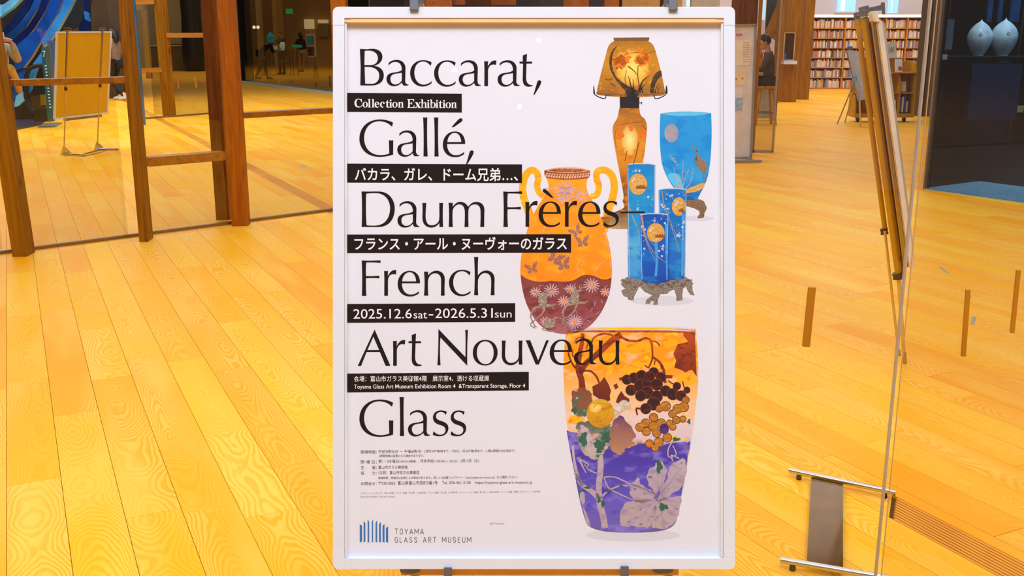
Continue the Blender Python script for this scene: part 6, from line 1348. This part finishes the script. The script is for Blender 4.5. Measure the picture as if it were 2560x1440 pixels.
# shop visitors behind the tinted glass
L3 = fl(655, 198); person(L3, R(-80), 1.08, dict(spine=(0, .08, 1.06), chest=(0, .26, 1.13), neck=(0, .42, 1.2), head=(0, .53, 1.22), sl=(.17, .34, 1.16), sr=(-.17, .34, 1.16), el=(.2, .42, .92), wl=(.16, .56, .98), er=(-.2, .42, .9), wr=(-.16, .56, .98), kl=(.12, .12, .5), al=(.14, .2, .09), tl=(.14, .34, .035), kr=(-.12, .0, .5), ar=(-.14, -.2, .09), tr=(-.14, -.06, .035)),
       'person in dark clothes bending over the shop display, left of the shop visitors', mat('cloth_ink', (16, 22, 34), .85), mat('cloth_ink', (16, 22, 34)), BLK)
L4 = fl(706, 186); person(L4, R(160), 1.02, dict(er=(-.22, .1, 1.12), wr=(-.15, .3, 1.05)), 'person in a black top and brown trousers standing behind the shop display', BLK, mat('cloth_brown', (70, 48, 30), .85), BLK)
L5 = fl(755, 180); person(L5, R(40), 1.0, dict(er=(-.22, .1, 1.15), wr=(-.12, .26, 1.2), kl=(.1, .08, .5), al=(.1, .1, .09), tl=(.1, .24, .035)), 'visitor with dark curly hair in a black jacket and beige trousers in the shop', BLK, mat('cloth_beige', (176, 150, 104), .85), mat('cloth_brown', (70, 48, 30)), hair_long=True)
# reader on the stool
Ls = Vector(stl.location); Sx = 1.0; sz = at(1908, 216, Ystl).z
dz = sz + .10 - .93
rd = person((at(1929, 216, Ystl).x, Ls.y - .0, 0), R(82), 1.0, dict(pelvis=(0, 0, .93 + dz), spine=(0, -.01, 1.1 + dz), chest=(0, .0, 1.27 + dz), neck=(0, .03, 1.43 + dz), head=(0, .08, 1.56 + dz), hl=(.09, .02, .90 + dz), hr=(-.09, .02, .90 + dz),
       kl=(.10, .42, .86 + dz), kr=(-.10, .42, .86 + dz), al=(.1, .40, .42 + dz), tl=(.1, .52, .36 + dz), ar=(-.1, .40, .42 + dz), tr=(-.1, .52, .36 + dz),
       sl=(.17, .0, 1.36 + dz), sr=(-.17, .0, 1.36 + dz), el=(.2, .08, 1.10 + dz), er=(-.2, .12, 1.12 + dz), wl=(.14, .32, 1.05 + dz), wr=(-.12, .34, 1.12 + dz)),
       'person with short black hair in a dark grey shirt sitting on the oak stool, reading', mat('cloth_charcoal', (66, 60, 60), .85, 0, .15, 20), mat('cloth_dark_grey', (36, 32, 32), .85), BLK, sleeves='short')

# ---------------------------------------------------------------- far-left reflection of a board on an easel, built as solid things
ge = empty('rear_easel_reflection', fl(203, 387), label='thin silver easel with chrome feet, seen from behind on the far left', cat='easel'); O = Vector(ge.location)
for (xt, yt), (xb, yb2), jy in (((168.5, 76), (160, 388), (165, 220)), ((256.5, 75), (243, 376), (251, 212))):
    b = fl(xb, yb2); a = at(xt, yt, b.y); mid = a.lerp(b, (jy[1] - yt) / (yb2 - yt))
    MB().tube([a - O, mid - O], .014, 10).build('pole', ALU, ge); MB().tube([mid - O, b - O], .0095, 10).build('pole_tip', mat('pole_gold_light', (206, 172, 104)), ge)
    MB().tube([mid - O + Vector((0, 0, .02)), mid - O - Vector((0, 0, .02))], .020, 12).build('lock_ring', RUB, ge)
    MB().box((a.x - O.x - .045, a.y - O.y - .02, a.z - .0), (a.x - O.x + .045, a.y - O.y + .03, a.z + .03)).build('clip', CHROME, ge, bevel=.004)
    e2 = fl(xb + 54, yb2 + (3 if xb < 200 else 1)); zc = Vector((0, 0, .02))
    MB().tube([b + zc - O, e2 + zc - O], .015, 12).build('foot_bar', CHROME, ge); MB().prism([b - O + Vector((-.05, 0, 0)), b - O + Vector((.12, 0, 0)), b - O + Vector((.0, 0, .12))], (0, .02, 0)).build('foot_bracket', CHROME, ge)
a, b = fl(205, 392), fl(262, 378); MB().bar(a + Vector((0, 0, .028)) - O, b + Vector((0, 0, .028)) - O, .05, .008).build('foot_plate', CHROME, ge)
gb = empty('rear_board_reflection', fl(205, 385), label='tan-backed framed board with white edges on the far-left silver easel, seen from behind', cat='board'); O = Vector(gb.location)
q = [at(142, 81, 13.40), at(277, 80, 14.28), at(268, 282, 14.28), at(136, 297, 13.40)]
MB().prism([p_ - O for p_ in q], (0, .02, 0)).build('backing', mat('backing_gold', (224, 176, 0), .6, 0, .05, 2), gb)
for i in range(4):
    a, b = q[i] - O, q[(i + 1) % 4] - O; MB().bar(a, b, .022, .03, up=(0, 1, 0)).build('frame', M_FRAME, gb)
MB().bar(q[3].lerp(q[2], .15) - O + Vector((0, .04, -.02)), q[3].lerp(q[2], .85) - O + Vector((0, .04, -.02)), .05, .03, up=(0, 1, 0)).build('lower_rail', ALU, gb)

# ---------------------------------------------------------------- escalator; the blue light on it is put into the cladding colours
esc = empty('escalator', fl(80, 312), label='escalator end with blue metal cladding and black looped handrail at the far left', cat='escalator'); O = Vector(esc.location); Ye = 17.6
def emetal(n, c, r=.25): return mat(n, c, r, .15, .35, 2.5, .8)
E1, E2, E3, E4, EK = emetal('cladding_lit_blue', (0, 84, 180)), emetal('cladding_lit_deep', (0, 32, 88)), emetal('cladding_lit_bright', (50, 150, 255)), emetal('cladding_lit_pale', (110, 195, 255)), mat('escalator_black', (10, 12, 18), .5)
def slab(nm, pts, Y, t, m):
    return MB().prism([at(*p_, Y) - O for p_ in pts], (0, t * .25, 0)).build(nm, m, esc)
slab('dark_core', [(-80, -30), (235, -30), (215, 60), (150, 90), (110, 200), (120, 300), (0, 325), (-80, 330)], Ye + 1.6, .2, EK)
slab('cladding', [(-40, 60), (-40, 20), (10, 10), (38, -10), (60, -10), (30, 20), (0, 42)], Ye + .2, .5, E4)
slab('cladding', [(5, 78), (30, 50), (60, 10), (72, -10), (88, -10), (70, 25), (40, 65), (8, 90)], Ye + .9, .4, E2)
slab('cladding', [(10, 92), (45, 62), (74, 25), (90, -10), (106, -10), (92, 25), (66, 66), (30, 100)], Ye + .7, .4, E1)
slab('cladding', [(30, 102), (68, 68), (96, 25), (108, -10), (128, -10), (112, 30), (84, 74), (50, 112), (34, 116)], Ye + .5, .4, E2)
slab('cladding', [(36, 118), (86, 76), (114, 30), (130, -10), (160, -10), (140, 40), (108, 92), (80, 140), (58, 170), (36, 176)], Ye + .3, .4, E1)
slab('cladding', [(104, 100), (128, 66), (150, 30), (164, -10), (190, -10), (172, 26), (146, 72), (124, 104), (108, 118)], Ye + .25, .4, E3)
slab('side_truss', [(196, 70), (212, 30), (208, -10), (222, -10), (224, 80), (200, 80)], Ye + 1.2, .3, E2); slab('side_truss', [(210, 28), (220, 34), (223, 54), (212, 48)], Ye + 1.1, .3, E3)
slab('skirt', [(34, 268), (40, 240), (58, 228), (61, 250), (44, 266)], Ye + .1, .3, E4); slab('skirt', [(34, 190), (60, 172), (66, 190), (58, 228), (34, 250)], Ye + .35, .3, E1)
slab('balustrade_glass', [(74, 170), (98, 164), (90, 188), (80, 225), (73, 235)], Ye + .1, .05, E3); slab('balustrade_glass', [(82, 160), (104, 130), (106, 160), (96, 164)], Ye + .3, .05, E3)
MB().tube([at(x, y, Ye) - O for x, y in ((112, 163), (92, 164), (74, 172), (65, 192), (62, 218), (65, 244), (74, 268), (88, 284), (104, 292))], .036, 12).build('handrail', EK, esc)
slab('newel_base', [(84, 276), (116, 270), (119, 304), (86, 305)], Ye - .1, .5, EK); slab('newel_panel', [(76, 240), (112, 236), (114, 268), (86, 280), (78, 262)], Ye + .4, .2, mat('newel_olive', (70, 56, 20), .4))
slab('newel_light', [(100, 237), (113, 236), (114, 262), (102, 264)], Ye + .3, .2, mat('newel_amber', (150, 110, 20), .4))
for k, (x, y) in enumerate(((112, 96),)):
    MB().ball(tuple(at(x, y, Ye + .3) - O), .022, 12).build('glint_ball', mat('glint_pale', (120, 160, 200), .2), esc)  # pale ball standing in for a soft reflection on the cladding
MB().prism([fl(*p_) + Vector((0, 0, .0)) - O for p_ in ((20, 326), (40, 300), (118, 300), (106, 312), (40, 326))], (0, 0, .02)).build('landing_plate', mat('landing_blue', (60, 66, 90), .3, .3), esc)

sp_ = empty('guide_pillar', fl(127, 306), label='slim teal guide panel with white numeral seven beside the escalator', cat='sign'); O = Vector(sp_.location); Yt_ = 17.0
TL = mat('panel_teal', (26, 88, 88), .4, 0, .1, 3)
MB().prism([at(*p_, Yt_) - O for p_ in ((102, 118), (118, 117), (133, 303), (120, 305))], (0, .06, 0)).build('panel', TL, sp_)
MB().prism([fl(*p_) - O for p_ in ((94, 318), (112, 309), (156, 308), (140, 318))], (0, 0, .015)).build('base_plate', mat('base_grey', (120, 124, 116), .4), sp_)
q0 = at(107, 142, Yt_ - .01) - O; world_text('7', q0, (1, 0, 0), (0, 0, 1), .05, .14, mat('letter_white', (214, 226, 224), .5), sp_)
for k in range(14):
    a = at(112 + k * .9, 166 + k * 8, Yt_ - .01) - O; MB().box((a.x, a.y, a.z), (a.x + .03, a.y + .004, a.z + .02)).build('direction_mark', mat('letter_white', (214, 226, 224)), sp_)
sp2 = empty('guide_pillar', fl(132, 300), label='grey-blue guide panel standing behind the slim teal guide panel', cat='sign'); O = Vector(sp2.location)
MB().prism([at(*p_, 17.4) - O for p_ in ((118, 102), (139, 102), (140, 296), (130, 299))], (0, .06, 0)).build('panel', mat('panel_slate', (66, 92, 116), .4, 0, .1, 3), sp2)

# ---------------------------------------------------------------- far-left background walls, columns, counter
o = wall_box('wall_left_back', fl(-60, 247), fl(318, 246), 0, 6.5, .2, mat('wall_bronze', (58, 46, 30), .35, 0, .5, .8))
def slabw(nm, x0, x1, yb, yt, Y, m, lab, cat, t=.25):
    a, b = at(x0, yb, Y), at(x1, yt, Y); o = MB().box((0, 0, 0), (b.x - a.x, t, b.z - a.z)).build(nm, m, None, loc=a); return tag(o, lab, cat)
o = MB().box((fl(300, 190).x, 40, 0), (fl(301, 190).x + .4, 40.2, 6)).build('trim_7', mat('trim_gold', (176, 146, 70), .5)); tag(o, kind='structure')
wall_box('wall_counter_back', at(318, 150, 50).xy.to_3d(), at(520, 150, 50).xy.to_3d(), 0, 6.5, .2, mat('wall_khaki', (150, 140, 110), .7, 0, .15, .4))
cc = empty('service_counter', fl(405, 178), label='long beige service counter behind the distant navy-clad person', cat='counter'); O = Vector(cc.location); Yk = O.y + .6
a, b = at(378, 176, Yk), at(470, 116, Yk)
MB().box((a.x - O.x, .6, 0), (b.x - O.x, .95, b.z)).build('front', mat('counter_olive', (104, 88, 52), .6), cc); MB().box((a.x - O.x - .1, .5, b.z), (b.x - O.x + .1, 1.1, b.z + .06)).build('counter_top', mat('counter_light', (206, 170, 110), .5), cc)
def round_col(nm, foot, prof_px, m, lab):
    c = fl(*foot); k = (c.y * math.cos(PITCH) + EYE * math.sin(PITCH)) / FOC
    pr_ = [(.0001, 0)] + [(w * k, z) for w, z in prof_px] + [(.0001, prof_px[-1][1])]
    o = MB().lathe(pr_, (0, 0, 0), 28).build(nm, m, None, loc=c); return tag(o, lab, 'column')
round_col('round_column', (374, 196), [(8, 0), (8, 3), (8, 6.5)], mat('column_cream', (196, 180, 140), .6), 'slender cream round column between the glass walls')
round_col('round_column', (488, 178), [(24, 0), (27, .4), (28, 1.0), (26, 1.6), (24, 2.4), (25, 3.4), (26, 6.5)], mat('column_black', (18, 20, 24), .35), 'thick black bulging column just left of the big cedar post')
round_col('round_column', (340, 205), [(7, 0), (8, 2), (8, 6.5)], mat('column_darkgrey', (40, 38, 30), .4), 'slim dark round column beside the blue steel mullion')
slabw('banner', 405, 446, 110, -60, 49.5, mat('banner_khaki', (160, 148, 116), .7), 'pale khaki wall panel above the beige service counter', 'panel')
slabw('banner', 325, 350, 25, -60, 30, mat('banner_cream', (190, 178, 150), .7), 'cream panel hanging beyond the first far rail', 'panel')

# shop behind tinted glass
w8 = empty('window_8', (0, 0, 0), kind='structure'); SA, SB = fl(590, 202), fl(832, 232); SD = (SB - SA).normalized(); SE = SB + SD * 9
ang = math.atan2(SD.y, SD.x); M = Matrix.Translation(SA) @ Matrix.Rotation(ang, 4, 'Z'); LL = (SE - SA).length
MB().box((0, 0, .03), (LL, .02, 5), M).build('glass_pane', glass('shop_glass', (.60, .56, .48), .03), w8)
MB().box((-.2, -.35, 0), (LL, .05, .03), M).build('sill', mat('sill_pale_blue', (176, 196, 186), .5), w8)
for px, y0, y1 in ((698, 202, 210), (730, 201, 206), (789, 205, 220), (824, 190, 218)):
    o = MB().bar(at(px, y0, 32.5), at(px + 1, y1, 32.5), .05, .02, up=(0, 1, 0)).build('wood_strip', mat('strip_wood', (182, 120, 8)), w8)
dc = fl(613, 203); k = (dc.y * math.cos(PITCH) + EYE * math.sin(PITCH)) / FOC
o = MB().box((-15 * k, -.3, 0), (14 * k, .5, 6.5)).build('square_column', mat('column_slate', (20, 24, 32), .5), None, loc=dc); tag(o, 'dark slate square column just right of the big cedar post', 'column')
wall_box('wall_shop_back', at(600, 150, 55).xy.to_3d(), at(1500, 150, 55).xy.to_3d(), 0, 6.5, .2, mat('wall_shop', (200, 160, 90), .7, 0, .2, .3))
Y8 = 43.2
slabw('lit_sign', 761, 783, 72, 48, 54.7, mat('lit_cream', (240, 226, 190), .5, emit=1.2), 'lit cream square panel in the shop, left one', 'sign'); slabw('lit_sign', 795, 819, 58, 49, 54.7, mat('lit_cream', (240, 226, 190)), 'lit cream strip panel in the shop, right one', 'sign')
slabw('wall_board', 796, 820, 92, 59, 54.7, mat('panel_khaki', (170, 150, 110), .7), 'khaki panel under the lit cream strip in the shop', 'panel')
ex = slabw('exit_sign', 715, 728, 34, 22, 46, mat('exit_green', (20, 200, 110), .5, emit=.9), 'small green glowing exit sign hanging in the shop', 'sign')
MB().cyl((.12, .1, .2), (.12, .1, 6.6 - ex.location.z), .012, 8).build('hanging_rod', GREYM, ex)
for px, lab in ((635, 'left of the pair of round white lamps in the shop'), (645, 'right of the pair of round white lamps in the shop')):
    o = MB().ball((0, 0, 0), .075).build('round_lamp', mat('lamp_white', (255, 246, 224), .5, emit=3.5), None, loc=at(px, 68, 47)); tag(o, lab, 'lamp'); MB().cyl((0, 0, .07), (0, 0, 6.6 - o.location.z), .008, 8).build('hanging_rod', GREYM, o)
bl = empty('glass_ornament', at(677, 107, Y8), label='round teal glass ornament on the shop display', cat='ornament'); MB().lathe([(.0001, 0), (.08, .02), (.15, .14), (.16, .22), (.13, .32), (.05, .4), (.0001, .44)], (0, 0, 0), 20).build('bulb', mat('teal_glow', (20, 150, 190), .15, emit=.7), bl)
dsp = empty('display_table', fl(715, 188), label='glass display table with small glassware amid the shop visitors', cat='table'); O = Vector(dsp.location)
for py in (127, 153): a, b = at(668, py, Y8), at(731, py, Y8); MB().box((a.x - O.x, -.3, a.z), (b.x - O.x, .3, a.z + .03)).build('table_top', mat('table_glass', (120, 150, 160), .2), dsp)
for px in (675, 733):
    for dy in (-.28, .28): x = at(px, 150, Y8).x - O.x; MB().cyl((x, dy, 0), (x, dy, at(672, 127, Y8).z), .015, 8).build('leg', GREYM, dsp)
for px, w, c, lab in ((689, .10, (190, 220, 230), 'pale glass bowl at the left of the shop display'), (706, .12, (220, 244, 244), 'bright white and teal glass bowl in the middle of the shop display')):
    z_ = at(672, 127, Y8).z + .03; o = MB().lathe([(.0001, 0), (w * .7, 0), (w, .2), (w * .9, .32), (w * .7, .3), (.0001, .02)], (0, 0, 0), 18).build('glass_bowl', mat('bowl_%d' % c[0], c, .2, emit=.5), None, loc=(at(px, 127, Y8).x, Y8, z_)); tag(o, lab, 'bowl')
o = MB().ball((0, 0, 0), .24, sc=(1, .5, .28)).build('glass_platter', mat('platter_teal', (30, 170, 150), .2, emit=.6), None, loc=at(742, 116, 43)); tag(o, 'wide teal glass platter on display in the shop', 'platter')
o = MB().cyl(Vector((0, 0, 0)), Vector((0, 0, at(742, 120, 43).z)), .02, 8).build('platter_rod', GREYM, None, loc=(at(742, 116, 43).x, 43, 0)); tag(o, 'thin rod under the teal glass platter in the shop', 'rod')
es = empty('shop_poster_stand', fl(775, 176), label='easel with two picture posters standing in the shop', cat='easel'); O = Vector(es.location); Y9 = O.y
MB().box((at(765, 100, Y9).x - O.x, 0, at(765, 143, Y9).z), (at(789, 100, Y9).x - O.x, .04, at(765, 84, Y9).z)).build('panel', mat('poster_white', (206, 196, 180), .6), es)
MB().box((at(767, 100, Y9).x - O.x, -.02, at(765, 112, Y9).z), (at(784, 100, Y9).x - O.x, 0, at(765, 90, Y9).z)).build('blue_picture', mat('pic_aqua', (60, 160, 210), .5, 0, .6, 3), es)
MB().box((at(767, 100, Y9).x - O.x, -.02, at(765, 139, Y9).z), (at(784, 100, Y9).x - O.x, 0, at(765, 117, Y9).z)).build('brown_picture', mat('pic_rust', (90, 50, 40), .5, 0, .6, 3), es)
for px in (767, 787): x = at(px, 150, Y9).x - O.x; MB().bar((x, .02, 0), (x, .02, at(765, 140, Y9).z), .03, .03, up=(0, 1, 0)).build('leg', GREYM, es)

# strip above the poster: posts and far wall pieces
for px0, px1, Y, m, lab in ((826, 864, 20, TIMC, 'cedar post rising just above the poster\'s top left corner'), (1062, 1130, 22, TIMC, 'cedar post above the poster right of the left clip'), (1410, 1472, 24, TIMC, 'cedar post above the poster near its middle'), (1512, 1548, 24, TIMC, 'cedar post above the poster beside the pale strip')):
    a, b = at(px0, 10, Y), at(px1, 10, Y); o = MB().box((0, 0, 0), (b.x - a.x, .3, 6.5)).build('timber_column', m, None, loc=(a.x, Y, 0)); tag(o, lab, 'column')
a, b = at(1130, 2, 22.2), at(1290, 12, 22.2); o = MB().box((a.x, 22.2, b.z), (b.x, 22.4, a.z + .4)).build('trim_8', TIMC); tag(o, kind='structure')
a, b = at(1556, 20, 26), at(1706, 0, 26); o = MB().box((a.x, 26, 0), (b.x, 26.2, 6.5)).build('wall_tan', mat('wall_ochre', (200, 156, 84), .7)); tag(o, kind='structure')
a, b = at(1728, 20, 26), at(1800, 0, 26); o = MB().box((a.x, 26, 0), (b.x, 26.2, 6.5)).build('wall_grey_pale', mat('wall_greige', (186, 178, 162), .7)); tag(o, kind='structure')
a, b = at(860, 20, 34), at(1520, 0, 34); o = MB().box((a.x, 34, 0), (b.x, 34.2, 6.5)).build('wall_shade', mat('wall_dark_blue', (38, 38, 46), .5, 0, .6, .5)); tag(o, kind='structure')
